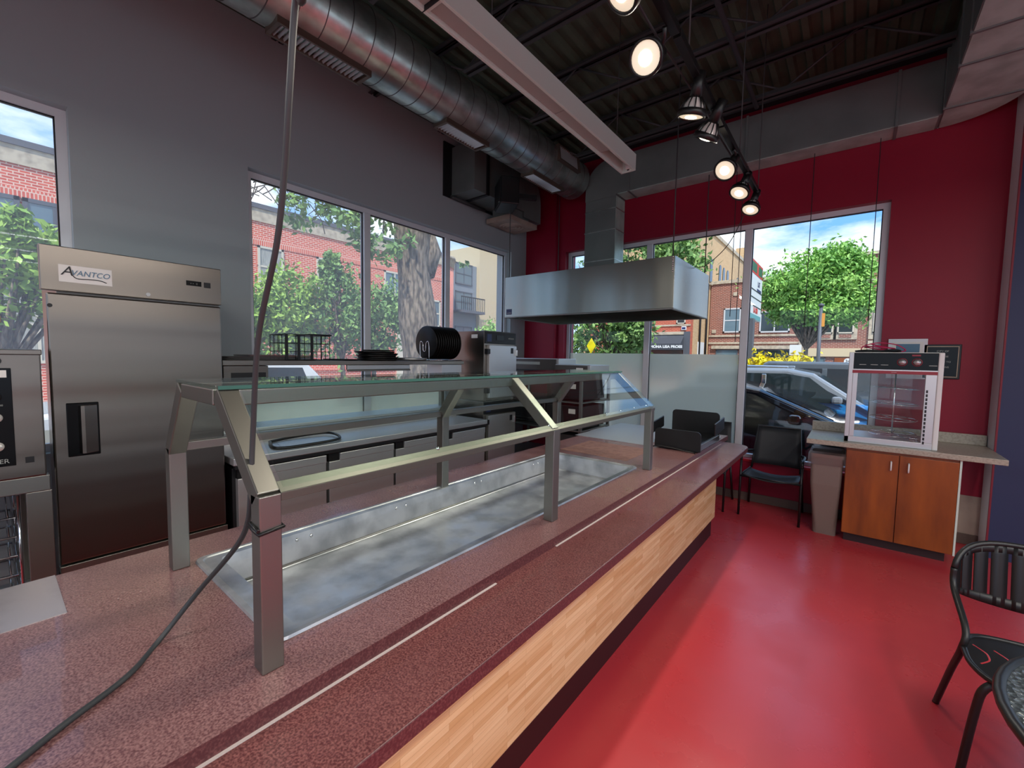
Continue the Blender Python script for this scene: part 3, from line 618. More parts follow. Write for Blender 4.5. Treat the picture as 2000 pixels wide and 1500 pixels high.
sg = [(-1.35, .99), (.78, .95), (.1, 1.31), (-.3, 1.37), (-.85, 1.33)]
car('sedan', 'glossy black sedan parked right outside the street window', M['carblack'], sed, 0, sg, 4.5, 1.8, (-1.4, 1.45), (-1.25, 8.35, GZ), 0, dict(screens=[4, 7], mirror=(.62, .98), boxes=[('pillar', (-.32, -.26, -.902, -.86, .98, 1.34), M['carblack'])]))
suvp = [(-2.2, .35), (2.2, .35), (2.28, .7), (2.15, .98), (1.2, 1.08), (.42, 1.62), (0, 1.70), (-1.7, 1.68), (-2.2, 1.1), (-2.25, .7)]
suvg = [(-1.75, 1.1), (.92, 1.08), (.36, 1.54), (-.02, 1.60), (-1.6, 1.58)]
car('compact_suv', 'blue compact crossover with silver roof rails behind the black sedan', M['twotone'], suvp, 0, suvg, 4.4, 1.8, (-1.35, 1.4), (-.98, 10.6, GZ), 0, dict(screens=[4, 7], mirror=(.78, 1.13), boxes=[('roof_rail', (-1.5, -.0, -.66, -.62, 1.70, 1.74), M['chrome']), ('roof_rail', (-1.5, -.0, .62, .66, 1.70, 1.74), M['chrome']), ('pillar', (-.42, -.34, -.86, -.80, 1.1, 1.58), M['chrome'])]), .35)
jp = [(-1.9, .45), (1.9, .45), (1.95, .9), (1.85, 1.08), (.9, 1.12), (.72, 1.78), (.6, 1.84), (-1.85, 1.84), (-1.95, 1.75), (-1.95, .7)]
jg = [(-1.75, 1.2), (.72, 1.2), (.60, 1.68), (-1.75, 1.68)]
car('off_roader', 'boxy grey off-road vehicle with a flat roof in front of the yellow bush', M['cargrey'], jp, 0, jg, 3.9, 1.8, (-1.25, 1.25), (-1.05, 13.2, GZ), R(180), dict(screens=[4], boxes=[('pillar', (-.6, -.5, -.84, -.8, 1.2, 1.68), M['cargrey']), ('pillar', (-.6, -.5, .80, .84, 1.2, 1.68), M['cargrey'])]), .38)
car('white_car', 'white car parked across the main street right of the window', M['carwhite'], suvp, 0, suvg, 4.4, 1.8, (-1.35, 1.4), (1.4, 17.5, GZ), R(180), dict(screens=[4, 7]), .35)
car('white_car', 'white car seen low through the three-pane window behind the baking sheets', M['carwhite'], suvp, 0, suvg, 4.4, 1.8, (-1.35, 1.4), (-8.3, 1.9, GZ), R(-90), dict(screens=[4, 7], boxes=[('tail_light', (-2.28, -2.12, -.88, -.6, .95, 1.15), M['sred']), ('tail_light', (-2.28, -2.12, .6, .88, .95, 1.15), M['sred'])]), .35)
car('grey_car', 'dark car parked on the side street near the thick trunk', M['cargrey'], sed, 0, sg, 4.5, 1.8, (-1.4, 1.45), (-11.2, 9.9, GZ), R(-90), dict(screens=[4, 7]))

# ================================================================== SERVING COUNTER
c = thing('serving_counter', 'long maroon laminate serving counter with butcher-block front', 'counter', (-1.4, 1.6, 0))
ZT, ZR = .914, .874
box('base_cabinet', (-2.0, -.957, -2.2, 4.28, .19, .785), M['backpanel'], c)
box('kick_plate', (-1.95, -.973, -2.2, 4.31, 0, .19), M['kick'], c, 0, 'dark maroon kick plate')
box('front_panel', (-.957, -.944, -2.2, 4.30, .19, .829), M['woodstrip'], c, 0, 'maple stave laminate front')
m = MB()
for b in ((-2.06, -1.82, -2.2, 4.72), (-1.15, -.95, -2.2, 4.72), (-1.82, -1.15, -2.2, .47), (-1.82, -1.15, 2.84, 4.72)): m.box(*b, ZT-.04, ZT)
obj('worktop', m, M['lam'], c, 0, 'speckled maroon worktop')
# tray shelf with a rounded far corner
poly = [(-.955, -2.2), (-.715, -2.2)] + [(-.855 + .14*math.cos(a), 4.41 + .14*math.sin(a)) for a in [R(k*10) for k in range(10)]] + [(-.955, 4.55)]
obj('tray_shelf', MB().prism(poly, ZR-.045, ZR-.002, 'z'), M['lamedge'], c, .003)
obj('tray_surface', MB().prism([(x-.003 if x > -.9 else x, y) for x, y in poly], ZR-.003, ZR, 'z'), M['lamtray'], c, 0)
box('riser_shade_band', (-.9505, -.948, -2.2, 4.72, ZR-.001, ZT-.0005), M['lamedge'], c, 0)  # darker strip: the riser's shade painted onto the same laminate
for y0, y1 in ((-.6, 1.11), (1.5, 4.42)): box('caulk_line', (-.948, -.940, y0, y1, ZR, ZR+.002), M['caulk'], c, 0)
box('steel_sheet', (-2.062, -1.74, -1.6, .125, ZT, ZT+.002), M['steelpatch'], c, 0, 'worn steel sheet on the worktop')
box('worn_patch', (-1.86, -1.28, 2.99, 3.5, ZT, ZT+.0012), M['worn'], c, 0)

# drop-in food well
w_ = thing('food_well', 'long shallow stainless steel food well sunk into the counter', 'food well', (-1.48, 1.65, ZT))
def ring(x0, x1, y0, y1, z, r=.03, k=4):
    out = []
    for cx, cy, a0 in ((x1-r, y1-r, 0), (x0+r, y1-r, 90), (x0+r, y0+r, 180), (x1-r, y0+r, 270)):
        out += [(cx + r*math.cos(R(a0 + 90*i/k)), cy + r*math.sin(R(a0 + 90*i/k)), z) for i in range(k+1)]
    return out
def loft(rings, cap=True):
    mb = MB(); n = len(rings[0]); vs = [v for r_ in rings for v in r_]
    fs = [(j*n+i, j*n+(i+1) % n, (j+1)*n+(i+1) % n, (j+1)*n+i) for j in range(len(rings)-1) for i in range(n)]
    mb.add(vs, fs, False)
    if cap: mb.f.append(tuple((len(rings)-1)*n + i for i in range(n))); mb.sm.append(False)
    return mb
x0, x1, y0, y1 = -1.838, -1.137, .452, 2.86
obj('rim', loft([ring(x0, x1, y0, y1, ZT+.0005), ring(x0+.003, x1-.003, y0+.003, y1-.003, ZT+.008), ring(x0+.018, x1-.018, y0+.018, y1-.018, ZT+.009), ring(x0+.022, x1-.022, y0+.022, y1-.022, ZT+.005), ring(x0+.05, x1-.04, y0+.07, y1-.05, ZT+.004, .02)], False), M['steelw'], w_)
obj('basin', loft([ring(x0+.05, x1-.04, y0+.07, y1-.05, ZT+.004, .02), ring(x0+.055, x1-.045, y0+.075, y1-.055, ZT-.03, .02), ring(x0+.062, x1-.05, y0+.08, y1-.06, ZT-.105, .02), ring(x0+.072, x1-.06, y0+.09, y1-.07, ZT-.115, .02)]), M['steelw'], w_)
obj('fold_line', MB().tube([(x0+.066, y0+.09, ZT-.108), (x0+.066, y1-.07, ZT-.108)], .005, 6), M['tube'], w_)
rv = MB().lathe([(0, .004), (.006, .003), (.008, 0)], (0, 0, 0), 'x', 10).mesh('rivet', M['chrome'])
for y in (.80, .86, 1.30, 1.36, 1.88, 1.94, 2.5, 2.56): place('rivet', rv, w_, (x0+.054, y, ZT-.022))

# sneeze guard
g = thing('sneeze_guard', 'stainless steel and glass sneeze guard standing over the food well', 'sneeze guard', (-1.45, 1.65, ZT))
FXP, BXP, FT, BT, ZS, ZTOP = -1.072, -1.825, -1.325, -1.655, 1.345, 1.575
T = .05
for y in (.41, 1.65, 2.862):
    box('front_post', (FXP-T/2, FXP+T/2, y-T/2, y+T/2, ZT, ZS), M['tube'], g, .003); box('back_post', (BXP-T/2, BXP+T/2, y-T/2, y+T/2, ZT, ZS), M['tube'], g, .003)
    obj('front_brace', MB().obox((FXP, y, ZS-.012), (FT, y, ZTOP-.01), T, T, (0,1,0)), M['tube'], g, .003); obj('back_brace', MB().obox((BXP, y, ZS-.012), (BT, y, ZTOP-.01), T, T, (0,1,0)), M['tube'], g, .003)
    obj('top_bar', MB().obox((FT-.02, y, ZTOP-.02), (BT+.02, y, ZTOP-.02), T, .044), M['tube'], g, .003)
obj('top_rail', MB().obox((FT, .41, ZTOP-.02), (FT, 2.862, ZTOP-.02), .05, .044), M['tube'], g, .003); obj('top_rail', MB().obox((BT, .41, ZTOP-.02), (BT, 2.862, ZTOP-.02), .05, .044), M['tube'], g, .003)
obj('front_rail', MB().obox((FXP+.004, .435, ZS+.006), (FXP+.004, 2.90, ZS+.006), .034, .012, (.68,0,.73)).obox((FXP+.02, .435, ZS-.01), (FXP+.02, 2.90, ZS-.01), .006, .02), M['rail'], g, .001)
obj('back_rail', MB().obox((BXP, .435, ZS), (BXP, 2.862, ZS), .034, .03), M['tube'], g, .002)
t_ = box('top_glass', (-1.685, -1.298, .385, 2.895, ZTOP+.004, ZTOP+.013), M['g_guard'], g, 0); box('polished_edge', (-1.300, -1.296, .385, 2.895, ZTOP+.0035, ZTOP+.0135), M['g_edge'], t_, 0)
obj('front_glass', MB().obox((FT+.018, 1.66, ZTOP+.006), (FXP+.022, 1.66, ZS+.014), 2.44, .007, (.68,0,.73)), M['g_guard'], g)
obj('back_glass', MB().obox((BT-.02, 1.65, ZTOP-.02), (BXP-.004, 1.65, ZS+.02), 2.40, .006, (-.68,0,.73)), M['g_guard'], g)
sc = MB().lathe([(0, .006), (.005, .005), (.007, 0)], (0,0,0), 'z', 10).mesh('screw', M['chrome'])
for y in (.95, 1.62, 2.2, 2.4, 2.6, 2.8): place('screw', sc, g, (FXP-.004, y, ZS+.02), (0, R(42), 0))

# power cord hanging from the roof, tied to the near post and trailing over the worktop
cp = [(-0.4, 0.27, 5.0), (-0.56, 0.32, 3.4), (-0.72, 0.354, 2.367), (-0.792, 0.367, 2.294), (-0.835, 0.373, 2.158), (-0.887, 0.385, 2.038), (-0.945, 0.391, 1.9), (-1.052, 0.393, 1.712), (-1.116, 0.401, 1.492), (-1.123, 0.394, 1.323), (-1.146, 0.395, 1.259), (-1.191, 0.393, 1.201), (-1.264, 0.38, 1.128), (-1.364, 0.342, 1.019), (-1.375, 0.259, 0.921), (-1.277, 0.183, 0.922), (-1.205, 0.078, 0.922), (-1.148, 0.002, 0.922), (-1.06, -0.12, 0.9215), (-1.0, -0.3, 0.9215)]
k_ = thing('power_cord', 'grey power cord hanging from the roof and tied to the near post', 'cord', (-1.07, .37, ZT))
obj('cable', MB().tube(smooth_path(cp, 8), .0065, 8), M['cord'], k_)
tie = [(-1.072+.0275*sx, .41+.0275*sy, 1.262+dz) for sx, sy, dz in ((-1, -1, .004), (0, -1.05, 0), (1, -1, -.004), (1, 1, .002), (-1, 1, .006), (-1, -1, .010), (1, -1.04, .004))]
obj('cable_tie', MB().tube(tie, .0045, 6), M['black'], k_)

# things on the far end of the counter
tag(obj('steel_plate', MB().box(-2.1, -1.38, 3.64, 4.70, ZT, ZT+.004), M['white_steel'], bevel=.001), 'pale polished plate lying on the far end of the counter', 'plate')
t = thing('tray_stand', 'black panelled tray stand on a steel base at the far end of the counter', 'tray stand', (-1.2, 4.0, ZT))
def rpanel(x0, x1, z0, z1, y, th, r=.035, skew=0):
    p_ = [(x0, z0), (x1, z0)] + [(x1-r+r*math.cos(R(a)), z1-r+r*math.sin(R(a))) for a in range(0, 91, 15)] + [(x0+r+r*math.cos(R(a)), z1-r+r*math.sin(R(a))) for a in range(90, 181, 15)]
    return MB().prism(p_, y, y+th, 'y')
obj('front_panel', rpanel(-1.30, -.925, .925, 1.09, 3.62, .012), M['black'], t); obj('rear_panel', rpanel(-1.36, -.93, .98, 1.19, 4.25, .012), M['black'], t)
box('base_box', (-1.31, -.93, 3.64, 4.28, .93, .985), M['steel'], t, .004); box('top_tray', (-1.30, -.935, 3.66, 4.24, .985, .992), M['blackgl'], t, .002)
obj('side_flap', MB().obox((-.90, 3.95, 1.07), (-.90, 4.28, 1.10), .012, .11), M['black'], t, .004); obj('side_flap', MB().obox((-1.36, 3.62, 1.06), (-1.36, 4.0, 1.10), .012, .10), M['black'], t, .004)
box('drip_rail', (-1.30, -.93, 4.28, 4.33, .93, .96), M['white_steel'], t, .002)
for x in (-1.27, -.97):
    for y in (3.68, 4.22): obj('foot', MB().cyl((x, y, ZT+.0045 if x < -1.2 and y > 4 else ZT), (x, y, .93), .01, 8), M['black'], t)
obj('lead', MB().tube(smooth_path([(-1.33, 3.56, ZT+.006), (-1.26, 3.57, .945), (-1.15, 3.58, .94), (-1.02, 3.59, .925), (-.97, 3.60, .922), (-.955, 3.58, .916)], 6), .005, 6), M['black'], t)

# ================================================================== KITCHEN LINE ALONG THE GREY WALL
f = thing('upright_fridge', 'tall single-door stainless steel fridge against the grey wall', 'fridge', (-3.7, .61, 0))
F0, F1, FXX = .208, 1.012, -3.30
box('cabinet', (-4.2, FXX-.05, F0+.055, F1, .15, 2.215), M['steel'], f, .004); box('header', (FXX-.05, FXX, F0-.006, F1, 1.985, 2.22), M['steel'], f, .004)
d = box('door', (FXX-.048, FXX+.004, F0+.012, F1-.006, .50, 1.972), M['steel'], f, .008)
m = MB().box(FXX-.02, FXX+.008, .272, .40, 1.09, 1.385); hd = obj('handle_recess', m, M['blackgl'], d, .004)
obj('handle', MB().prism([(FXX+.004, .315), (FXX+.034, .325), (FXX+.034, .34), (FXX+.004, .40)], 1.105, 1.37, 'z'), M['steel'], hd, .002)
box('kick_panel', (FXX-.06, FXX-.03, F0+.01, F1-.01, .16, .485), M['dark'], f, .003); box('bottom_rail', (FXX-.04, FXX+.01, F0+.012, F1, .455, .492), M['tube'], f, .003)
for x in (-4.1, -3.42):
    for y in (F0+.07, F1-.07): obj('caster', MB().cyl((x, y, .0), (x, y, .15), .03, 12), M['black'], f)
obj('lock', MB().cyl((FXX-.004, .634, 2.01), (FXX+.006, .634, 2.01), .011, 14), M['chrome'], f); obj('door_stud', MB().cyl((FXX, .232, 1.905), (FXX+.012, .232, 1.905), .01, 12), M['dark'], d)
lg = box('logo_plate', (FXX-.001, FXX+.002, .270, .478, 2.035, 2.125), M['paper'], f, 0)
text('logo_lettering', 'A', .070, M['ink'], lg, face_x(FXX+.003, .300, 2.092), .0006, .25); text('logo_lettering', 'VANTCO', .040, M['logoblue'], lg, face_x(FXX+.003, .391, 2.086), .0006, .25, .92)
obj('logo_swash', MB().tube(smooth_path([(FXX+.003, .318, 2.078), (FXX+.003, .338, 2.058), (FXX+.003, .385, 2.060), (FXX+.003, .425, 2.060), (FXX+.003, .455, 2.050)], 5), .0022, 6), M['ink'], lg)
dp = box('display', (FXX-.001, FXX+.003, .822, .902, 2.092, 2.122), M['blackgl'], f, 0); text('display_dashes', '- -  ::', .02, M['lens'], dp, face_x(FXX+.004, .862, 2.107), .0004)
box('power_switch', (FXX-.001, FXX+.005, .916, .952, 2.088, 2.122), M['dark'], f, .002)

# convection oven on a stand, cut by the left edge
o = thing('convection_oven', 'stainless convection oven on an open stand at the left edge', 'oven', (-3.6, -.3, 0))
OX = -3.2; O0, O1 = -.78, .185
box('body', (-4.0, OX, O0, O1, 1.03, 1.66), M['steel'], o, .006); box('top_lid', (-4.0, OX+.012, O0, O1+.004, 1.645, 1.672), M['steel'], o, .004)
pn = box('control_panel', (OX-.004, OX+.006, -.09, .085, 1.10, 1.58), M['blackgl'], o, .002); box('label_strip', (OX+.005, OX+.008, -.07, .07, 1.535, 1.57), M['paper'], pn, 0)
for z in (1.44, 1.34, 1.20): obj('knob', MB().lathe([(.022, 0), (.020, .02), (0, .022)], (OX+.006, .03, z), 'x', 16), M['lampoff'] if z < 1.4 else M['dark'], pn)
text('panel_lettering', 'MASTER', .03, M['lens'], pn, face_x(OX+.0075, .01, 1.125), .0005); text('scale_lettering', '100  200  300', .012, M['lens'], pn, face_x(OX+.0075, .02, 1.40), .0004)
dd = box('oven_door', (OX, OX+.03, O0+.02, -.10, 1.08, 1.62), M['steel'], o, .004); box('door_glass', (OX+.028, OX+.033, O0+.1, -.2, 1.2, 1.5), M['blackgl'], dd, 0); obj('door_handle', MB().cyl((OX+.07, -.14, 1.2), (OX+.07, -.14, 1.5), .012, 10), M['chrome'], dd)
box('badge', (OX, OX+.004, .115, .145, 1.105, 1.135), M['dark'], o, 0); obj('vent_knob', MB().cyl((OX, .04, 1.615), (OX+.008, .04, 1.615), .018, 14), M['dark'], o)
box('stand_rail', (OX-.06, OX, O0, O1+.01, .95, 1.03), M['tube'], o, .003); box('stand_rail', (-4.0, -3.94, O0, O1, .95, 1.03), M['tube'], o, .003)
for x in (OX-.03, -3.97):
    for y in (O0+.04, O1-.03): box('stand_leg', (x-.03, x+.03, y-.045, y+.045, 0, .95), M['tube'], o, .003)
box('stand_shelf', (-3.95, OX-.06, O0+.02, O1-.02, .22, .24), M['sheet'], o, .002)
wr_ = MB()
for k in range(9): wr_.tube([(-3.9, 0, .0), (-3.28, 0, .0)], .004, 5)
rm = MB().tube([(-3.85, .07, 0), (-3.27, .07, 0), (-3.27, -.5, 0), (-3.85, -.5, 0), (-3.85, .07, 0)], .006, 6)
for k in range(10): rm.tube([(-3.85, .05-k*.055, 0), (-3.27, .05-k*.055, 0)], .003, 5)
rme = rm.mesh('oven_rack', M['chrome'])
for k, z in enumerate((.32, .42, .52, .62, .72, .82)):
    r_ = place('oven_rack', rme, None, (0, 0, z), (0, R(0), 0)); tag(r_, ['lowest', 'second lowest', 'third lowest', 'third highest', 'second highest', 'topmost'][k] + ' chrome wire rack slotted in the oven stand', 'wire rack', 'wire racks in the oven stand')
rr = MB()
for y in (.085, -.52):
    for x in (-3.85, -3.27): rr.tube([(x, y, .24), (x, y, .93)], .006, 6)
    for z in (.314, .414, .514, .614, .714, .814): rr.tube([(-3.85, y, z), (-3.27, y, z)], .004, 5)
obj('rack_guide', rr, M['chrome'], o)
t = thing('storage_tub', 'brown storage tub standing on the oven at the left edge', 'tub', (-3.4, -.05, 1.672)); box('tub_body', (-3.55, -3.25, -.25, .055, 1.672, 1.80), M['box_br'], t, .008); box('tub_lid', (-3.56, -3.24, -.26, .065, 1.80, 1.835), M['beige'], t, .006)

# refrigerated prep table with overshelf
p = thing('prep_table', 'long stainless refrigerated prep table with four doors under the grey wall window', 'prep table', (-3.7, 2.3, 0))
PX, P0, P1 = -3.26, 1.05, 3.60
box('cabinet', (-4.1, PX-.05, P0, P1, .14, .87), M['dark'], p, .004); box('worktop', (-3.74, PX+.02, P0-.01, P1+.01, .90, .95), M['white_steel'], p, .004); box('rear_ledge', (-4.14, -3.74, P0, P1, .87, 1.03), M['white_steel'], p, .006)
box('lid', (-4.10, -3.78, P0+.04, P1-.04, 1.03, 1.06), M['white_steel'], p, .006); box('front_lip', (PX-.02, PX+.015, P0, P1, .87, .90), M['dark'], p, .003)
for y0, y1 in ((1.07, 1.70), (1.725, 2.345), (2.37, 2.97), (2.995, 3.59)):
    d = box('door', (PX-.05, PX, y0, y1, .2, .80), M['white_steel'], p, .004); box('handle', (PX-.03, PX+.008, y0+.09, y1, .80, .862), M['white_steel'], d, .005); box('handle_gap', (PX-.045, PX-.01, y0+.0, y0+.09, .80, .865), M['black'], d, 0)
    hg = box('hinge', (PX-.01, PX+.006, y0+.0, y0+.06, .868, .885), M['chrome'], p, .001)
for x in (-4.0, -3.4):
    for y in (P0+.1, P1-.1): obj('caster', MB().cyl((x, y, 0), (x, y, .14), .035, 12), M['black'], p)
os_ = thing('overshelf', 'stainless steel shelf above the prep table', 'shelf', (-3.78, 2.35, 1.06))
box('shelf_board', (-3.98, -3.60, 1.10, 3.58, 1.575, 1.615), M['steel'], os_, .003)
for y in (1.16, 3.52): box('upright', (-3.95, -3.90, y-.025, y+.025, 1.06, 1.575), M['tube'], os_, .003)
box('end_box', (-3.9, -3.62, 1.11, 1.42, 1.45, 1.573), M['steel'], os_, .003); box('dark_slot', (-3.625, -3.615, 1.16, 1.40, 1.46, 1.52), M['black'], os_, 0); box('corner_panel', (-3.88, -3.62, 3.25, 3.56, 1.43, 1.573), M['white_steel'], os_, .003)
tb = box('ticket_rail', (-3.62, -3.59, 2.08, 2.78, 1.53, 1.575), M['sheet'], os_, .004); box('ticket_rail_lip', (-3.60, -3.575, 2.08, 2.78, 1.515, 1.53), M['tube'], tb, .004)
# sheet pans
ZSH = 1.6152
for i, (y0, y1, x0) in enumerate(((1.12, 1.84, -3.97), (1.13, 1.80, -3.96), (1.27, 1.78, -3.95))):
    s_ = obj('baking_sheet', loft([ring(x0, x0+.34, y0, y1, ZSH+.012+i*.0145, .02), ring(x0+.006, x0+.334, y0+.006, y1-.006, ZSH+.012+i*.0145, .02), ring(x0+.012, x0+.328, y0+.012, y1-.012, ZSH+.0005+i*.0145, .02)]), M['sheet'])
    tag(s_, ['bottom', 'middle', 'top'][i] + ' baking sheet of the stack on the overshelf', 'baking sheet', 'stacked baking sheets')
# wire basket: an upside-down open frame
b = thing('wire_basket', 'black wire basket upside down on the overshelf', 'basket', (-3.74, 1.74, ZSH))
bx0, bx1, by0, by1, bz0, bz1 = -3.93, -3.62, 1.56, 1.93, ZSH+.0045, ZSH+.215
m = MB()
for z in (bz0, bz1): obj('rim', MB().tube([(bx0, by0, z), (bx1, by0, z), (bx1, by1, z), (bx0, by1, z), (bx0, by0, z)], .004, 6), M['black'], b)
m = MB()
for k in range(6):
    y = by0 + (by1-by0)*k/5
    for x in (bx0, bx1): m.tube([(x, y, bz0), (x, y, bz1)], .0028, 5)
for k in range(5):
    x = bx0 + (bx1-bx0)*k/4
    for y in (by0, by1): m.tube([(x, y, bz0), (x, y, bz1)], .0028, 5)
for z in (bz0+.07, bz0+.14): m.tube([(bx0, by0, z), (bx1, by0, z), (bx1, by1, z), (bx0, by1, z), (bx0, by0, z)], .0028, 5)
obj('wire_grid', m, M['black'], b); box('top_panel', (bx0, bx1, by0+.22, by1+.02, bz1, bz1+.012), M['dark'], b, .002)
for y in (by0, by0+.1, by0+.21): box('side_strap', (bx1-.003, bx1+.004, y-.01, y+.012, bz0, bz1), M['black'], b, 0)
# pizza pans
def disc(r, d=.02): return MB().lathe([(0, .001), (r*.94, .001), (r, d), (r-.006, d), (r*.93, .004), (0, .004)], (0,0,0), 'z', 36)
dm = disc(.20).mesh('pizza_pan', M['pan']); dm2 = disc(.165, .012).mesh('pizza_pan', M['pan'])
where = ('second', 'third', 'fourth', 'fifth', 'topmost')
for i, (y, me, z) in enumerate(((2.13, dm2, 0), (2.52, dm, 0), (2.53, dm, .018), (2.51, dm, .036), (2.53, dm, .054), (2.49, dm, .072), (2.53, dm2, .094))):
    q = place('pizza_pan', me, None, (-3.78, y, ZSH+z))
    tag(q, 'flat dark pizza pan lying beside the pan stack' if i == 0 else ('lowest dark pizza pan of the stack on the overshelf' if i == 1 else where[i-2] + ' dark pizza pan from the bottom of the overshelf stack'), 'pan', 'pizza pans on the overshelf')
q = place('pizza_pan', disc(.19, .03).mesh('pizza_pan', M['sheet']), None, (-3.79, 2.93, ZSH)); tag(q, 'pale metal pan between the dark pan stack and the pan rack', 'pan', 'pizza pans on the overshelf')
# upright rack of round screens
t = thing('pan_rack', 'chrome wire rack holding upright dark round pans on the overshelf', 'rack', (-3.78, 3.33, ZSH))
m = MB().tube([(-3.96, 3.14, ZSH+.008), (-3.62, 3.14, ZSH+.008), (-3.62, 3.56, ZSH+.008), (-3.96, 3.56, ZSH+.008), (-3.96, 3.14, ZSH+.008)], .006, 6); m.tube([(-3.79, 3.14, ZSH+.008), (-3.79, 3.56, ZSH+.008)], .006, 6)
obj('base_frame', m, M['chrome'], t)
obj('divider_wire', MB().tube(smooth_path([(-3.70, 3.13, ZSH+.008), (-3.70, 3.125, ZSH+.20), (-3.745, 3.125, ZSH+.20), (-3.755, 3.125, ZSH+.12), (-3.775, 3.125, ZSH+.105), (-3.795, 3.125, ZSH+.12), (-3.805, 3.125, ZSH+.20), (-3.85, 3.125, ZSH+.20), (-3.85, 3.13, ZSH+.008)], 5), .004, 6), M['chrome'], t)
ud = MB().lathe([(0, 0), (.182, 0), (.19, .006), (.182, .010), (0, .010)], (0,0,0), 'y', 36).mesh('round_pan', M['pan'])
for i in range(12):
    q = place('round_pan', ud, None, (-3.79, 3.16 + i*.0335, ZSH+.205)); lab = 'upright dark round pan nearest the stacked pans' if i == 0 else ('upright dark round pan nearest the holding cabinet' if i == 11 else ('%s upright dark round pan counted from the stacked pans' % ('', 'second', 'third', 'fourth', 'fifth', 'sixth', 'seventh', 'eighth', 'ninth', 'tenth', 'eleventh')[i]))
    tag(q, lab, 'pan', 'round pans standing in the rack')
# cutting board frame on the prep worktop
t = thing('gasket_frame', 'black rubber gasket frame lying on the prep worktop', 'gasket', (-3.45, 1.65, .95))
obj('frame', MB().tube(smooth_path([(-3.62, 1.42, .961), (-3.34, 1.36, .961), (-3.30, 1.62, .961), (-3.34, 1.86, .966), (-3.6, 1.9, .975), (-3.66, 1.66, .968), (-3.62, 1.42, .961)], 8), .011, 8), M['black'], t); obj('inner_sheet', MB().prism([(-3.6, 1.46), (-3.37, 1.41), (-3.34, 1.62), (-3.37, 1.82), (-3.58, 1.85), (-3.63, 1.66)], .951, .9525, 'z'), M['white_steel'], t)

# heated holding cabinets, one on the other
def holding(z0, z1, label, top):
    h = thing('holding_cabinet', label, 'holding cabinet', (-3.72, 4.05, z0), group='stacked holding cabinets')
    hx, y0, y1 = -3.45, 3.765, 4.35
    box('body', (-4.0, hx, y0, y1, z0, z1), M['steel'], h, .006)
    cpn = box('control_panel', (hx, hx+.02, y0, y1, z1-.155, z1-.01), M['dark'], h, .004); box('blue_panel', (hx+.019, hx+.023, y0+.03, y0+.11, z1-.13, z1-.04), M['blue_pl'], cpn, 0); box('display', (hx+.019, hx+.025, y0+.2, y0+.34, z1-.11, z1-.05), M['blackgl'], cpn, 0); text('maker_lettering', 'winston', .035, M['lens'], cpn, face_x(hx+.022, y1-.1, z1-.08), .0006)
    d = box('door', (hx, hx+.045, y0+.05, y1-.01, z0+.04, z1-.17), M['white_steel'], h, .006); box('latch', (hx+.045, hx+.07, y1-.05, y1-.02, z1-.30, z1-.22), M['chrome'], d, .004); box('sticker', (hx+.045, hx+.047, y1-.13, y1-.08, z1-.27, z1-.2), M['ink'], d, 0)
    for z in (z0+.1, z1-.28): box('hinge', (hx, hx+.05, y0+.01, y0+.06, z, z+.06), M['dark'], h, .003)
    if top: box('rating_label', (-3.66, -3.56, y0-.003, y0, z1-.09, z1-.045), M['paper'], h, 0)
    return h
holding(1.13, 1.985, 'upper stainless holding cabinet with dark control panel', True)
h2 = holding(.14, 1.128, 'lower stainless holding cabinet standing on casters', False)
for x in (-3.92, -3.52):
    for y in (3.83, 4.28): obj('caster', MB().cyl((x, y, 0), (x, y, .14), .035, 12), M['black'], h2)

# countertop ovens on a rack in the far corner
k = thing('corner_rack', 'grey metal rack carrying ovens in the far corner', 'rack', (-3.4, 4.95, 0))
for x in (-3.98, -2.62):
    for y in (4.66, 5.42): box('post', (x-.018, x+.018, y-.018, y+.018, 0, 1.46 if x < -3 else 1.42), M['tube'], k, .002)
for z in (.30, .74, 1.10, 1.40): box('shelf', (-4.0, -2.60, 4.64, 5.44, z, z+.02), M['tube'], k, .003)
def countertop_oven(name, label, x0, x1, y0, y1, z0, z1, stripe, front='dark', right='steel', lab=True):
    q = thing(name, label, 'oven', ((x0+x1)/2, (y0+y1)/2, z0), group='ovens on the corner rack')
    box('body', (x0, x1, y0+.01, y1, z0+.02, z1), M[right], q, .005); box('front', (x0, x1-.04, y0, y0+.012, z0+.03, z1-.01), M[front], q, .003)
    if stripe: box('name_plate', (x0+.08, x0+(x1-x0)*.62, y0-.003, y0, z1-.09, z1-.05), M['lens'], q, 0)
    obj('handle', MB().tube([(x0+.1, y0, z0+.07), (x0+.1, y0-.03, z0+.07), (x1-.2, y0-.03, z0+.07), (x1-.2, y0, z0+.07)], .008, 6), M['dark'], q)
    if lab: box('rating_label', (x1-.2, x1-.1, y0-.003, y0, z1-.1, z1-.04), M['paper'], q, 0); 
    for x in (x0+.05, x1-.05):
        for y in (y0+.06, y1-.06): obj('foot', MB().cyl((x, y, z0), (x, y, z0+.025), .015, 8), M['black'], q)
    return q
countertop_oven('pizza_oven', 'steel pizza oven on top of the corner rack beside the holding cabinet', -3.97, -3.15, 4.95, 5.42, 1.42, 1.66, True, 'ovenface', 'white_steel', False)
countertop_oven('warming_drawer', 'black-fronted warming drawer on top of the corner rack', -3.14, -2.61, 4.85, 5.4, 1.42, 1.585, False, 'ovenface', 'white_steel')
countertop_oven('pizza_oven', 'black deck oven on the second shelf of the corner rack', -3.16, -2.62, 4.70, 5.3, 1.12, 1.38, False, 'black', 'dark')
countertop_oven('pizza_oven', 'black deck oven on the lower shelf of the corner rack', -3.16, -2.62, 4.70, 5.3, .76, 1.06, False, 'black', 'box_br')
countertop_oven('pizza_oven', 'dark oven at the back of the middle shelf', -3.92, -3.25, 4.78, 5.3, .76, 1.06, True, 'dark', 'steel', False)
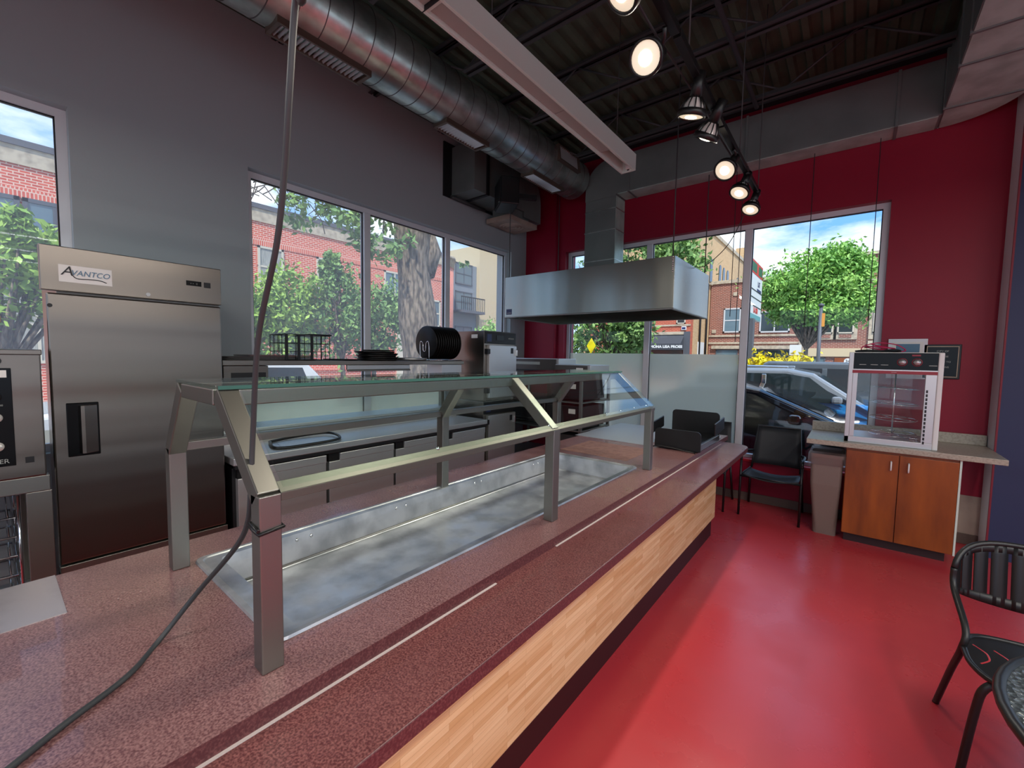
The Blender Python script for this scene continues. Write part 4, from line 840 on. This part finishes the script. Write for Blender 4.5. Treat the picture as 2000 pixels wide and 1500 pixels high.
t = thing('carton', 'dark carton with pale labels on the lowest rack shelf', 'carton', (-2.9, 4.9, .32)); box('carton_body', (-3.1, -2.66, 4.7, 5.2, .32, .68), M['box_br'], t, .004)
for i in range(3): box('carton_label', (-2.66, -2.657, 4.74+i*.13, 4.83+i*.13, .42, .64), M['paper'], t, 0)

# ================================================================== CEILING SERVICES
# spiral duct
M['galvseam'] = mat('duct_seam', (96,94,92), .45, .8)
dx, dz, dr = -3.23, 4.18, .25
t = thing('spiral_duct', 'big round galvanised spiral duct running under the roof', 'duct', (dx, 2, dz))
obj('duct_shell', MB().lathe([(0, -2.2), (dr, -2.2), (dr, 5.36), (dr-.01, 5.38), (0, 5.38)], (dx, 0, dz), 'y', 64), M['galv'], t)
sm = MB().lathe([(dr-.001, 0), (dr+.0035, .002), (dr+.0035, .007), (dr-.001, .009)], (0,0,0), 'y', 48).mesh('seam_ring', M['galvseam'])
for k in range(41): place('seam_ring', sm, t, (dx, -2.0 + k*.18, dz), (0, 0, R(4)))
def register(y0, y1, ang, w=.17, h=.05, pitch=.036):
    """louvred register on the duct; ang = outward direction in the XZ plane"""
    a = R(ang); n_ = Vector((math.cos(a), 0, math.sin(a))); s_ = Vector((-math.sin(a), 0, math.cos(a)))
    Rm = Matrix(((s_.x, 0, n_.x), (0, 1, 0), (s_.z, 0, n_.z)))   # local x=side, y=along, z=out
    loc = Vector((dx, 0, dz)) + n_ * (dr - .045)
    root = MB(); L_ = y1 - y0
    def tf(mb): mb.v = [tuple(loc + Vector((0, y0, 0)) + Rm @ Vector(v)) for v in mb.v]; return mb
    fr = MB().box(-w/2-.014, -w/2+.006, 0, L_, 0, h+.022).box(w/2-.006, w/2+.014, 0, L_, 0, h+.022).box(-w/2, w/2, 0, .03, 0, h+.02).box(-w/2, w/2, L_-.03, L_, 0, h+.02)
    fo = obj('register', tf(fr), M['rust'], t, .003); obj('register_back', tf(MB().box(-w/2, w/2, .02, L_-.02, .0, .03)), M['black'], fo)
    sl = MB().box(-w/2+.006, w/2-.006, -.002, .002, -.011, .009); me = sl.mesh('louvre', M['white_steel']); q = Rm.to_4x4().to_euler(); k = .045
    while k < L_ - .04:
        o = place('louvre', me, None, (0, 0, 0)); o.parent = fo; base = loc + Vector((0, y0 + k, 0)) + n_ * (h + .008); sh = SHIFT[t]
        o.location = base - Vector(sh); o.rotation_euler = (Rm.to_4x4() @ Matrix.Rotation(R(35), 4, 'X')).to_euler(); k += pitch
M['rust'] = mat('aged_register_frame', (96,84,74), .5, .5)
register(1.33, 2.05, 268); register(2.86, 3.47, 268); register(4.27, 4.98, 268); register(4.55, 5.06, 8)
for y in (.6, 3.9): obj('hanger_strap', MB().box(dx-.008, dx+.008, y-.012, y+.012, dz+dr-.005, ZD), M['joist'], t)

# rectangular supply duct, diffuser and loudspeaker on the grey wall
t = thing('wall_duct', 'dark grey box duct fixed high on the grey wall', 'duct', (-4.1, 4.6, 3.8))
box('duct_box', (-4.31, -3.87, 4.0, 5.05, 3.80, 4.42), M['galvp'], t, .004)
obj('elbow', MB().prism([(5.05, 4.42)] + [(5.05 + .42*math.sin(R(a)), 4.0 + .42*math.cos(R(a))) for a in range(0, 91, 15)] + [(5.47, 3.72), (5.05, 3.72)], -4.31, -3.87, 'x'), M['galvp'], t)
box('wall_flange', (-4.31, -4.285, 3.86, 5.2, 3.77, 4.46), M['dark'], t, .003); box('joint_flange', (-4.31, -3.85, 4.22, 4.27, 3.785, 4.435), M['dark'], t, .003); obj('pipe_stub', MB().cyl((-4.24, 3.95, 3.765), (-4.24, 4.6, 3.765), .022, 10), M['joist'], t)
t = thing('ceiling_diffuser', 'square metal diffuser under the wall duct', 'diffuser', (-4.1, 4.85, 3.58))
box('neck', (-4.22, -3.9, 4.75, 5.2, 3.66, 3.80), M['galvp'], t, .004); box('face_plate', (-4.28, -3.84, 4.68, 5.34, 3.60, 3.67), M['beige'], t, .005)
for r_ in (.19, .14, .09): obj('ring', MB().lathe([(r_, -.0), (r_-.012, -.018), (r_-.03, 0)], (-4.06, 5.01, 3.60), 'z', 28), M['beige'], t)
t = thing('loudspeaker', 'black wall loudspeaker hanging below the spiral duct', 'loudspeaker', (-3.72, 4.32, 3.62), R(-38), local=True)
box('speaker_body', (-.20, .20, -.02, .22, 0, .34), M['black'], t, .012); box('grille', (-.185, .185, -.032, -.018, .015, .325), M['dark'], t, .006); box('bracket', (-.03, .03, .2, .5, .14, .2), M['dark'], t, .003); box('badge', (.10, .14, -.035, -.031, .03, .038), M['lens'], t, 0)

# linear fluorescent fixture
t = thing('linear_light', 'long unlit linear fluorescent fixture hung on thin cables', 'light fixture', (-1.71, 1.4, 3.4))
x0, x1, z0, z1 = -1.785, -1.645, 3.4, 3.545
box('side_rail', (x0, x0+.018, -1.6, 3.815, z0, z1), M['cream'], t, .002); box('side_rail', (x1-.018, x1, -1.6, 3.815, z0, z1), M['cream'], t, .002); box('top_plate', (x0+.018, x1-.018, -1.6, 3.815, z1-.02, z1), M['cream'], t, 0)
for y in (-1.6, 1.46, 3.797): box('end_plate', (x0+.018, x1-.018, y, y+.018, z0+(.0 if y != 1.46 else .004), z1-.02), M['cream'], t, .001)
box('joint_gap', (x0-.001, x1+.001, 1.452, 1.458, z0-.001, z1), M['dark'], t, 0)
for y0, y1 in ((-1.58, 1.45), (1.482, 2.64), (2.645, 3.36)): box('lens_panel', (x0+.019, x1-.019, y0, y1, z0+.022, z0+.028), M['lens'], t, 0)
obj('tube_lamp', MB().cyl((-1.70, 3.37, z0+.05), (-1.70, 3.78, z0+.05), .013, 12), M['white'], t); box('lamp_socket', (-1.725, -1.675, 3.765, 3.797, z0+.02, z0+.08), M['white'], t, .003); box('rating_label', (-1.72, -1.70, 3.794, 3.796, z0+.01, z0+.03), M['ink'], t, 0)
for y in (.2, 1.9, 3.55): obj('hanger_cable', MB().cyl((-1.715, y, z1), (-1.715, y, ZD), .003, 6), M['joist'], t)

# added fill lights, built as unseen lit fixtures, give most of the interior light
M['lensfill'] = mat('fill_light_diffuser', (255,248,238), .4, emit=((255,246,234), 2.0))
for i, (x, ya, yb) in enumerate(((1.3, -3.2, 2.2), (2.8, -3.2, 2.2), (4.3, -3.2, 2.2), (-2.5, -3.6, -.7))):
    q = thing('linear_light', ['added unseen lit fixture over the near dining side', 'added unseen lit fixture in the middle of the dining side', 'added unseen lit fixture beside the side windows', 'added unseen lit fixture over the kitchen behind the camera'][i], 'light fixture', (x, (ya+yb)/2, 3.4), group='added unseen fill fixtures')
    box('housing', (x-.07, x+.07, ya, yb, 3.425, 3.54), M['cream'], q, .003); box('lens_panel', (x-.06, x+.06, ya+.02, yb-.02, 3.42, 3.425), M['lensfill'], q, 0)
    for y in (ya+.5, yb-.5): obj('hanger_cable', MB().cyl((x, y, 3.54), (x, y, ZD), .003, 6), M['joist'], q)
    ld = bpy.data.lights.new('added_fill_light', 'AREA'); ld.shape = 'RECTANGLE'; ld.size = .12; ld.size_y = yb-ya-.1; ld.energy = 98 if i < 3 else 75; ld.color = (1, .965, .93)
    lo = bpy.data.objects.new('added_fill_light', ld); COL.objects.link(lo); lo.parent = q; lo.location = (0, 0, .015)

# exhaust duct along the crimson wall
t = thing('exhaust_duct', 'rectangular galvanised exhaust duct running along the crimson wall', 'duct', (-1.2, 5.55, 3.88))
y0, y1, zb_, zt_ = 5.406, 5.695, 3.885, 4.37
poly = [(.5, zb_), (.5, zt_), (-2.70, zt_)] + [(-2.70 - .36*math.sin(R(a)), zt_-.36 + .36*math.cos(R(a))) for a in range(10, 91, 10)] + [(-3.06, 3.86), (-2.6, 3.86), (-2.6, zb_)]
obj('horizontal_run', MB().prism(poly, y0, y1, 'y'), M['galvp'], t, .003)
box('vertical_drop', (-3.055, -2.60, y0+.004, y1, 2.72, 3.86), M['galvp'], t, .003)
obj('bottom_sheet', MB().box(-2.58, .48, y0+.01, y1-.005, zb_-.006, zb_), M['galvb'], t)  # paler than the duct front, as are the drop's side and turning bottom
box('side_sheet', (-2.60, -2.594, y0+.012, y1-.004, 2.73, 3.86), M['galvb'], t, 0)
for z in (3.70, 3.42, 3.02): box('seam', (-3.06, -2.59, y0-.004, y1, z, z+.012), M['galv'], t, .001)
for x in (-2.42, -1.05, .20): box('flange', (x-.012, x+.012, y0-.012, y1, zb_-.014, zt_+.01), M['galvp'], t, .002)
# turn towards the camera and wide run
arc = [(.5, y0), (.5, 5.695)] + [(.5 + .50*math.sin(R(a)), 5.195 + .50*math.cos(R(a))) for a in range(0, 91, 9)] + [(1.0, 1.6), (.5, 1.6)]
obj('turning_run', MB().prism(arc, zb_, 4.31, 'z'), M['galvp'], t, .003)
obj('turning_bottom', MB().prism([(.508, y0)] + [(.508, 5.68)] + [(.5 + .485*math.sin(R(a)), 5.195 + .485*math.cos(R(a))) for a in range(0, 91, 9)] + [(.985, 1.6), (.508, 1.6)], zb_-.006, zb_, 'z'), M['galvb'], t)
for y in (5.28, 4.60, 4.2): box('flange', (.49, 1.01, y-.012, y+.012, zb_-.016, zt_+.01), M['galvp'], t, .002)
box('hook', (.86, .90, 4.59, 4.61, zb_-.05, zb_-.016), M['dark'], t, 0)

# steel hood
h = thing('exhaust_hood', 'stainless steel exhaust hood hanging in front of the street window', 'hood', (-2.5, 4.9, 2.19))
hx0, hx1, hy0, hy1, hz0, hz1 = -3.585, -1.415, 4.30, 5.56, 2.19, 2.70
box('front_panel', (hx0, hx1, hy0, hy0+.012, hz0, hz1), M['steelh'], h, .002); box('rear_panel', (hx0, hx1, hy1-.012, hy1, hz0, hz1), M['steelh'], h, .002)
box('side_panel', (hx1-.012, hx1, hy0+.012, hy1-.012, hz0, hz1), M['steelh'], h, .001); box('side_panel', (hx0, hx0+.012, hy0+.012, hy1-.012, hz0, hz1), M['steelh'], h, .001)
obj('top_panel', MB().box(hx0+.012, hx1-.012, hy0+.012, hy1-.012, hz1-.02, hz1-.008), M['steelh'], h)
m = MB()
for b in ((hx0, hx1, hy0-.004, hy0+.03), (hx0, hx1, hy1-.03, hy1+.004), (hx0-.004, hx0+.03, hy0, hy1), (hx1-.03, hx1+.004, hy0, hy1)): m.box(*b, hz0-.012, hz0)
obj('bottom_rim', m, M['tube'], h, .002)
box('filter_bank', (hx0+.03, hx1-.03, hy0+.5, hy1-.03, hz0+.16, hz0+.18), M['dark'], h, 0)
lb = box('maker_label', (hx0+.03, hx0+.12, hy0-.002, hy0, hz0+.03, hz0+.10), M['blue_pl'], h, 0); text('label_lettering', 'CAPTIVE', .018, M['white'], lb, face_ny(hx0+.075, hy0-.003, hz0+.048), .0004)
for k in range(9): place('rivet', rv, h, (hx1-.02, hy0-.001, hz0+.36+k*.018), (0, 0, R(-90)))
for x, y in ((-1.45, 4.34), (-1.45, 5.5), (-3.55, 4.34), (-3.55, 5.5)): obj('hanger_rod', MB().cyl((x, y, hz1), (x, y, ZD), .006, 6), M['joist'], h)
obj('sensor_lead', MB().tube(smooth_path([(-1.43, 5.0, 2.72), (-1.33, 5.05, 2.72), (-1.05, 4.8, 2.86), (-.78, 4.3, 3.08), (-.70, 4.15, 3.12)], 6), .004, 6), M['cord'], h)
# blind cords hanging in front of the street window
for i, (x, z0) in enumerate(((-1.10, 1.9), (-1.17, 2.2), (-.43, 2.0), (.10, 2.1))):
    tag(obj('hanging_wire', MB().cyl((x, 5.60, z0), (x, 5.60, 3.885), .004, 6), M['cord']), ['thin wire hanging beside the right window mullion', 'second thin wire hanging left of the right window mullion', 'thin wire crossing the sky pane over the round tree', 'thin wire hanging near the right edge of the sky pane'][i], 'wire', 'thin wires in front of the street window')

# track lights
t = thing('light_track', 'black lighting track hung below the roof deck', 'light track', (-.70, 3.0, 3.10))
for y0, y1, xa, xb in ((-.4, 1.95, -.66, -.68), (1.97, 2.85, -.68, -.70), (2.87, 3.6, -.70, -.705), (3.62, 4.22, -.705, -.71)): obj('track_section', MB().obox((xa, y0, 3.11), (xb, y1, 3.11), .036, .036), M['black'], t, .002)
for y in (.6, 2.2, 3.4, 4.15): obj('hanger_rod', MB().cyl((-.70, y, 3.128), (-.70, y, ZD), .004, 6), M['joist'], t)
obj('feed_cable', MB().tube(smooth_path([(-.73, .2, 3.09), (-.76, 1.4, 3.14), (-.74, 1.8, 3.08), (-.76, 2.2, 3.13), (-.73, 2.6, 3.09), (-.75, 3.0, 3.12), (-.73, 3.5, 3.09)], 6), .006, 6), M['cord'], t)
def head(loc, aim, label, lit):
    """PAR-lamp track head: stem, ribbed cone, ring and lamp face; aims along `aim`"""
    a = Vector(aim).normalized(); q = thing('track_spot', label, 'spotlight', loc, group='track spotlights', local=True)
    zq = a.to_track_quat('Z', 'Y').to_matrix().to_4x4(); fc = Vector(loc)
    def tf(mb): mb.v = [tuple(zq @ Vector(v)) for v in mb.v]; return mb
    obj('ring', tf(MB().lathe([(.064, -.03), (.071, -.028), (.072, .0), (.062, .004), (.060, -.004), (.062, -.03)], (0,0,0), 'z', 28)), M['black'], q)
    lf = obj('lamp_face', tf(MB().lathe([(0, .002), (.03, .002), (.061, -.004)], (0,0,0), 'z', 28)), M['lampring'] if lit else M['lampoff'], q)
    obj('lamp_core', tf(MB().lathe([(0, .006), (.02, .0055), (.029, .003)], (0,0,0), 'z', 24)), M['lampglass'], lf)
    obj('reflector', tf(MB().lathe([(.061, -.006), (.05, -.05), (.026, -.085)], (0,0,0), 'z', 24)), M['lampoff'], q)
    rb = MB()
    for k in range(12):
        an = 2*math.pi*k/12; c_, s_ = math.cos(an), math.sin(an); rb.tube([(.066*c_, .066*s_, -.02), (.056*c_, .056*s_, -.052), (.032*c_, .032*s_, -.088)], .0035, 5)
    obj('cage_rib', tf(rb), M['black'], q)
    obj('neck', tf(MB().cyl((0, 0, -.08), (0, 0, -.20), .028, 16)), M['black'], q)
    back = zq @ Vector((0, 0, -.17)); top = Vector((-.70, loc[1] + back.y*.6, 3.09)) - fc
    obj('arm', MB().tube([back, (back + top)/2 + Vector((.012, 0, .01)), top], .011, 8), M['black'], q)
    if lit:
        ld = bpy.data.lights.new('spot_lamp', 'SPOT'); ld.energy = 32; ld.color = (1, .9, .76); ld.spot_size = R(95); ld.spot_blend = .6; ld.shadow_soft_size = .05
        lo = bpy.data.objects.new('spot_lamp', ld); COL.objects.link(lo); lo.parent = q; lo.location = zq @ Vector((0, 0, .03)); lo.rotation_euler = (-a).to_track_quat('Z', 'Y').to_euler()
    return q
head((-.70, 1.44, 2.95), (-.4, -.5, -.75), 'lit track spotlight cut by the top edge of the picture', True)
head((-.745, 1.785, 2.935), (.0, -.84, -.55), 'large lit track spotlight facing the camera', True)
head((-.72, 2.34, 2.93), (-.25, .15, -1), 'caged track spotlight pointing straight down, third along the track', True)
head((-.735, 2.66, 2.95), (-.5, .2, -.85), 'caged track spotlight tipped left over the counter', True)
head((-.73, 3.13, 2.935), (-.15, -.75, -.66), 'yellowish lit spotlight before the exhaust duct', True)
head((-.735, 3.61, 2.935), (-.2, -.5, -.85), 'lit spotlight second from the far end of the track', True)
head((-.735, 4.06, 2.935), (-.15, -.45, -.88), 'lit spotlight at the far end of the track', True)

# ================================================================== FAR RIGHT CORNER
c = thing('base_cabinet', 'amber two-door wooden base cabinet under the pale countertop', 'cabinet', (.365, 5.3, 0))
box('carcass', (.0, .735, 5.0, 5.66, .09, .895), M['brown'], c, .003); box('kick_board', (.02, .70, 5.06, 5.6, 0, .09), M['kick'], c, 0); box('side_strip', (.735, .748, 4.98, 5.66, .09, .895), M['cream'], c, 0, 'pale side edge')
for x0, x1, hx in ((.004, .364, .314), (.370, .733, .428)):
    d = box('door', (x0, x1, 4.98, 5.0, .095, .872), M['brown'], c, .002)
    obj('handle', MB().tube([(hx, 4.98, .735), (hx, 4.955, .74), (hx, 4.955, .81), (hx, 4.98, .815)], .006, 8), M['white'], d)
t = thing('side_countertop', 'pale stone-pattern countertop with backsplash on the wooden cabinet', 'countertop', (.35, 5.3, .895))
box('slab', (-.305, .99, 4.95, 5.685, .897, .943), M['ctop'], t, .004); box('backsplash', (-.305, .988, 5.655, 5.685, .943, 1.04), M['ctop'], t, .004)
# warmer display case
w_ = thing('pizza_warmer', 'glass pizza warmer with black control band standing on the pale countertop', 'display warmer', (.3, 5.32, .943))
wx0, wx1, wy0, wy1, wz0, wz1 = -.025, .595, 5.03, 5.52, .943, 1.775
box('base', (wx0, wx1, wy0, wy1, wz0, wz0+.055), M['white_steel'], w_, .004); hd = box('head', (wx0+.03, wx1-.02, wy0+.005, wy1, 1.615, wz1-.004), M['blackgl'], w_, .003); box('top_lid', (wx0, wx1, wy0, wy1, wz1-.006, wz1), M['cream'], w_, .002)
box('red_strip', (wx0+.03, wx1-.02, wy0-.002, wy0+.006, 1.585, 1.615), M['redplast'], w_, .001); box('silver_strip', (wx0+.03, wx1-.02, wy0-.003, wy0+.006, 1.612, 1.622), M['white_steel'], w_, 0); text('brand_mark', '~~~', .02, M['white'], w_, face_ny(.29, wy0-.004, 1.6), .0004)
for x in (wx0, wx0+.045): pass
box('corner_post', (wx0, wx0+.035, wy0, wy0+.035, wz0, wz1), M['white_steel'], w_, .004); box('corner_post', (wx1-.03, wx1+.006, wy0-.006, wy0+.035, wz0-.0+.0, wz1), M['white'], w_, .008); box('corner_post', (wx0, wx0+.03, wy1-.03, wy1, wz0, wz1), M['white_steel'], w_, .004); box('corner_post', (wx1-.03, wx1, wy1-.03, wy1, wz0, wz1), M['white_steel'], w_, .004)
d = box('door_frame', (wx0+.035, wx0+.07, wy0, wy0+.02, wz0+.055, 1.585), M['white_steel'], w_, .002); box('door_frame', (wx1-.10, wx1-.03, wy0, wy0+.02, wz0+.055, 1.585), M['white_steel'], w_, .002)
vent = MB().box(-.006, .006, -.003, .0, -.012, .012).mesh('vent_slot', M['ink'])
for k in range(14): place('vent_slot', vent, w_, (wx1-.085, wy0-.0005, 1.0+k*.034))
box('front_glass', (wx0+.07, wx1-.10, wy0+.006, wy0+.011, wz0+.055, 1.585), M['g_case'], w_, 0); box('side_glass', (wx0+.01, wx0+.015, wy0+.035, wy1-.03, wz0+.055, 1.615), M['g_case'], w_, 0); box('side_glass', (wx1-.015, wx1-.01, wy0+.035, wy1-.03, wz0+.055, 1.615), M['g_case'], w_, 0); box('rear_glass', (wx0+.03, wx1-.03, wy1-.012, wy1-.007, wz0+.055, 1.615), M['g_case'], w_, 0)
for x in (.34, .435):
    kb = obj('knob', MB().lathe([(.026, 0), (.024, -.016), (.0, -.02)], (x, wy0+.003, 1.69), 'y', 20), M['white_steel'], hd); obj('dial_ring', MB().lathe([(.034, .0), (.034, -.003), (.030, -.003)], (x, wy0+.004, 1.69), 'y', 22), M['redplast'], kb)
box('maker_badge', (.40, .455, wy0+.002, wy0+.006, 1.742, 1.756), M['redplast'], hd, .001)
for k, x in enumerate((.05, .13, .20, .51)): box('printed_panel', (x, x+.05, wy0+.003, wy0+.0055, 1.66, 1.665), M['lens'], hd, 0)
obj('rack_rod', MB().cyl((.32, 5.27, 1.0), (.32, 5.27, 1.6), .006, 8), M['chrome'], w_)
ra = MB().tube([(.17*math.cos(2*math.pi*k/20), .17*math.sin(2*math.pi*k/20), 0) for k in range(21)], .003, 5)
for k in range(5): ra.tube([(0, 0, 0), (.17*math.cos(k*1.257), .17*math.sin(k*1.257), 0)], .003, 5)
rame = ra.mesh('wire_shelf', M['chrome'])
for z in (1.03, 1.17, 1.31, 1.45): place('wire_shelf', rame, w_, (.32, 5.27, z), (R(2), R(3), z*5))
obj('latch', MB().tube([(wx1-.17, wy0-.008, 1.012), (wx1-.12, wy0-.008, 1.012), (wx1-.12, wy0-.008, 1.03), (wx1-.17, wy0-.008, 1.03), (wx1-.17, wy0-.008, 1.012)], .004, 6), M['chrome'], w_)
t = thing('coiled_cable', 'loose pink and black cable coil on top of the warmer', 'cable', (.2, 5.25, 1.776))
loop = [(.2 + .13*math.cos(a)*(1-.04*a), 5.25 + .11*math.sin(a), 1.782 + .035*math.sin(a*.5)**2 + .005*a) for a in [k*.35 for k in range(44)]]
obj('pink_lead', MB().tube(smooth_path(loop[:26], 3), .006, 6), M['pink'], t); obj('arched_lead', MB().tube(smooth_path([(.06, 5.2, 1.785), (.07, 5.2, 1.83), (.17, 5.22, 1.865), (.30, 5.24, 1.85), (.37, 5.24, 1.80), (.33, 5.22, 1.784)], 8), .005, 6), M['pink'], t)
obj('black_lead', MB().tube(smooth_path([(.02, 5.15, 1.786), (.10, 5.12, 1.795), (.20, 5.16, 1.79), (.28, 5.14, 1.80), (.33, 5.2, 1.788), (.2, 5.3, 1.79), (.05, 5.26, 1.787), (.02, 5.15, 1.787)], 6), .009, 6), M['black'], t)
# notices on the wall
t = thing('framed_notice', 'pale framed notice on the crimson wall behind the warmer', 'picture', (.41, 5.69, 1.72)); box('frame', (.27, .555, 5.68, 5.70, 1.53, 1.92), M['pier'], t, .003); box('print', (.30, .525, 5.677, 5.681, 1.56, 1.89), M['paper'], t, 0); box('dark_picture', (.33, .50, 5.675, 5.678, 1.74, 1.87), M['logoblue'], t, 0)
t = thing('framed_plaque', 'black framed plaque on the crimson wall right of the warmer', 'plaque', (.66, 5.69, 1.7)); box('frame', (.53, .785, 5.68, 5.70, 1.54, 1.865), M['dark'], t, .004); box('gold_edge', (.55, .768, 5.677, 5.681, 1.556, 1.848), M['stone'], t, 0); box('black_face', (.556, .762, 5.675, 5.678, 1.563, 1.841), M['blackgl'], t, 0)
for i, s_ in enumerate(('CITY OF', 'LICENSE', 'NOTICE TO', 'PATRONS')): text('plaque_lettering', s_, .022, M['lens'], t, face_ny(.66, 5.6745, 1.80-.05*i), .0003)
# trash bin
t = thing('trash_bin', 'tall grey-brown plastic trash bin with a clear liner beside the cabinet', 'bin', (-.13, 5.16, 0))
def rr_(cx, cy, w, d, z, r=.03): return ring(cx-w/2, cx+w/2, cy-d/2, cy+d/2, z, r)
obj('bin_body', loft([rr_(-.13, 5.18, .185, .20, 0.0), rr_(-.14, 5.155, .25, .30, .76), rr_(-.14, 5.155, .275, .325, .765), rr_(-.14, 5.155, .28, .33, .80), rr_(-.14, 5.155, .255, .305, .80), rr_(-.14, 5.155, .24, .28, .5), rr_(-.13, 5.17, .17, .19, .02)]), M['binp'], t)
obj('liner', loft([rr_(-.14, 5.155, .30, .35, .70), rr_(-.14, 5.155, .292, .342, .80), rr_(-.14, 5.155, .27, .32, .822), rr_(-.14, 5.155, .245, .295, .80), rr_(-.14, 5.155, .225, .265, .5)], False), M['liner'], t)

# mesh armchairs by the street window
def mesh_chair(loc, label):
    t = thing('mesh_armchair', label, 'chair', loc, 0, 'mesh armchairs by the street window', local=True)
    hw = .275
    def seat(u, v): x = (u-.5)*.50; y = -.22 + .42*v; return (x, y, .455 - .035*math.cos((u-.5)*math.pi) + .02*(1-v)*0 - .015*v)
    sb = MB().grid(seat, 10, 6); n = len(sb.v); o = obj('seat', sb, M['mesh'], t); s = o.modifiers.new('solid', 'SOLIDIFY'); s.thickness = .012
    def back(u, v): x = (u-.5)*(.46-.04*v); z = .50 + .42*v; return (x, .22 + .11*v + .03*math.cos((u-.5)*math.pi), z)
    o = obj('backrest', MB().grid(back, 8, 6), M['mesh'], t); s = o.modifiers.new('solid', 'SOLIDIFY'); s.thickness = .008
    obj('back_frame', MB().tube([(-.235, .20, .45), (-.225, .25, .6), (-.205, .335, .925), (.205, .335, .925), (.225, .25, .6), (.235, .20, .45)], .012, 8), M['iron'], t)
    for s_ in (-1, 1):
        obj('leg', MB().tube([(s_*hw, -.22, 0), (s_*hw, -.20, .40), (s_*hw, -.19, .62)], .012, 8), M['iron'], t); obj('leg', MB().tube([(s_*(hw-.01), .32, 0), (s_*(hw-.03), .20, .45)], .012, 8), M['iron'], t)
        obj('arm', MB().tube(smooth_path([(s_*hw, -.19, .60), (s_*hw, -.17, .66), (s_*hw, .05, .665), (s_*.235, .25, .64)], 5), .013, 8), M['iron'], t)
        obj('seat_rail', MB().tube([(s_*hw, -.2, .44), (s_*.25, .2, .44)], .011, 8), M['iron'], t)
    obj('front_rail', MB().tube([(-hw, -.205, .43), (hw, -.205, .43)], .011, 8), M['iron'], t)
    return t
mesh_chair((-.612, 5.335, 0), 'black mesh armchair beside the trash bin below the street window')
mesh_chair((-1.31, 5.30, 0), 'black mesh armchair half hidden behind the counter end')

# slatted steel chair and glass table at the right edge
t = thing('slatted_chair', 'black steel chair with slatted curved back at the right edge', 'chair', (.70, 2.65, 0))
cx = .70
rim = [(cx-.255, 2.62, .452), (cx-.25, 2.50, .45), (cx-.20, 2.40, .45), (cx-.08, 2.36, .45), (cx+.08, 2.36, .45), (cx+.20, 2.40, .45), (cx+.25, 2.50, .45), (cx+.255, 2.62, .452), (cx+.21, 2.76, .45), (cx+.08, 2.81, .45), (cx-.08, 2.81, .45), (cx-.21, 2.76, .45)]
sp = smooth_path(rim + [rim[0]], 4)[:-1]
m = MB().prism([(p.x, p.y) for p in sp], .443, .452, 'z'); so = obj('seat', m, M['iron'], t, .003)
sl = MB().tube(smooth_path([(-.03, .07, 0), (0, .03, 0), (.005, 0, 0), (0, -.03, 0), (-.03, -.07, 0)], 4), .004, 5).mesh('seat_slot', M['floor'])
for i in range(7):
    q = place('seat_slot', sl, so, (cx-.19+i*.063, 2.60, .4515)); q.scale = (1, 1.1, .3)
obj('seat_rim', MB().tube(list(sp) + [sp[0]], .011, 8), M['iron'], t)
def bk(u, z):  # curved back surface, u 0..1 left to right
    a = (u-.5)*2; return Vector((cx + .265*math.sin(a*1.35)/math.sin(1.35), 2.86 + .13*math.cos(a*1.35) - .03 + (z-.6)*.18, z))
def top(u): return .835 - .13*abs((u-.5)*2)**3.2
def bot(u): return .60 - .06*math.cos((u-.5)*math.pi)
obj('back_rail', MB().tube([bk(k/24, top(k/24)) for k in range(25)], .0125, 8), M['iron'], t)
nb = 10
for i in range(nb):
    u0 = (i+.09)/nb; u1 = (i+.91)/nb
    m = MB().grid(lambda a, b, u0=u0, u1=u1: tuple(bk(u0+(u1-u0)*a, bot(u0+(u1-u0)*a) + (top(u0+(u1-u0)*a)-bot(u0+(u1-u0)*a))*b)), 2, 6)
    o = obj('back_slat', m, M['iron'], t); s = o.modifiers.new('solid', 'SOLIDIFY'); s.thickness = .006
for f0, f1 in ((0, .16), (.86, 1)):
    m = MB().grid(lambda a, b, f0=f0, f1=f1: tuple(bk(a, bot(a) + (top(a)-bot(a))*(f0+(f1-f0)*b))), 24, 2); o = obj('back_band', m, M['iron'], t); s = o.modifiers.new('solid', 'SOLIDIFY'); s.thickness = .006
for s_ in (-1, 1):
    e = bk(0 if s_ < 0 else 1, .70)
    obj('rear_leg', MB().tube(smooth_path([(cx+s_*.286, 2.90, 0), (cx+s_*.27, 2.74, .27), (cx+s_*.258, 2.635, .44), (cx+s_*.248, 2.66, .52), (e.x+s_*.0, e.y-.03, .62), (e.x, e.y, .705)], 6), .013, 10), M['iron'], t)
    obj('front_leg', MB().tube(smooth_path([(cx+s_*.27, 2.43, 0), (cx+s_*.245, 2.415, .30), (cx+s_*.225, 2.41, .41), (cx+s_*.17, 2.42, .438), (cx+s_*.02, 2.43, .438)], 6), .014, 10), M['iron'], t)
t = thing('glass_table', 'round patio table with hammered glass top at the bottom right corner', 'table', (.935, 1.78, 0))
obj('rim', MB().tube([(.935+.545*math.cos(2*math.pi*k/48), 1.78+.545*math.sin(2*math.pi*k/48), .712) for k in range(49)], .016, 8), M['iron'], t); obj('glass_top', MB().lathe([(0, .712), (.535, .712), (.535, .720), (0, .720)], (.935, 1.78, 0), 'z', 48), M['texglass'], t)
for k in range(4):
    a = R(45+90*k); c_, s_ = math.cos(a), math.sin(a); obj('leg', MB().tube(smooth_path([(.935+.46*c_, 1.78+.46*s_, 0), (.935+.38*c_, 1.78+.38*s_, .3), (.935+.45*c_, 1.78+.45*s_, .7)], 5), .013, 8), M['iron'], t)
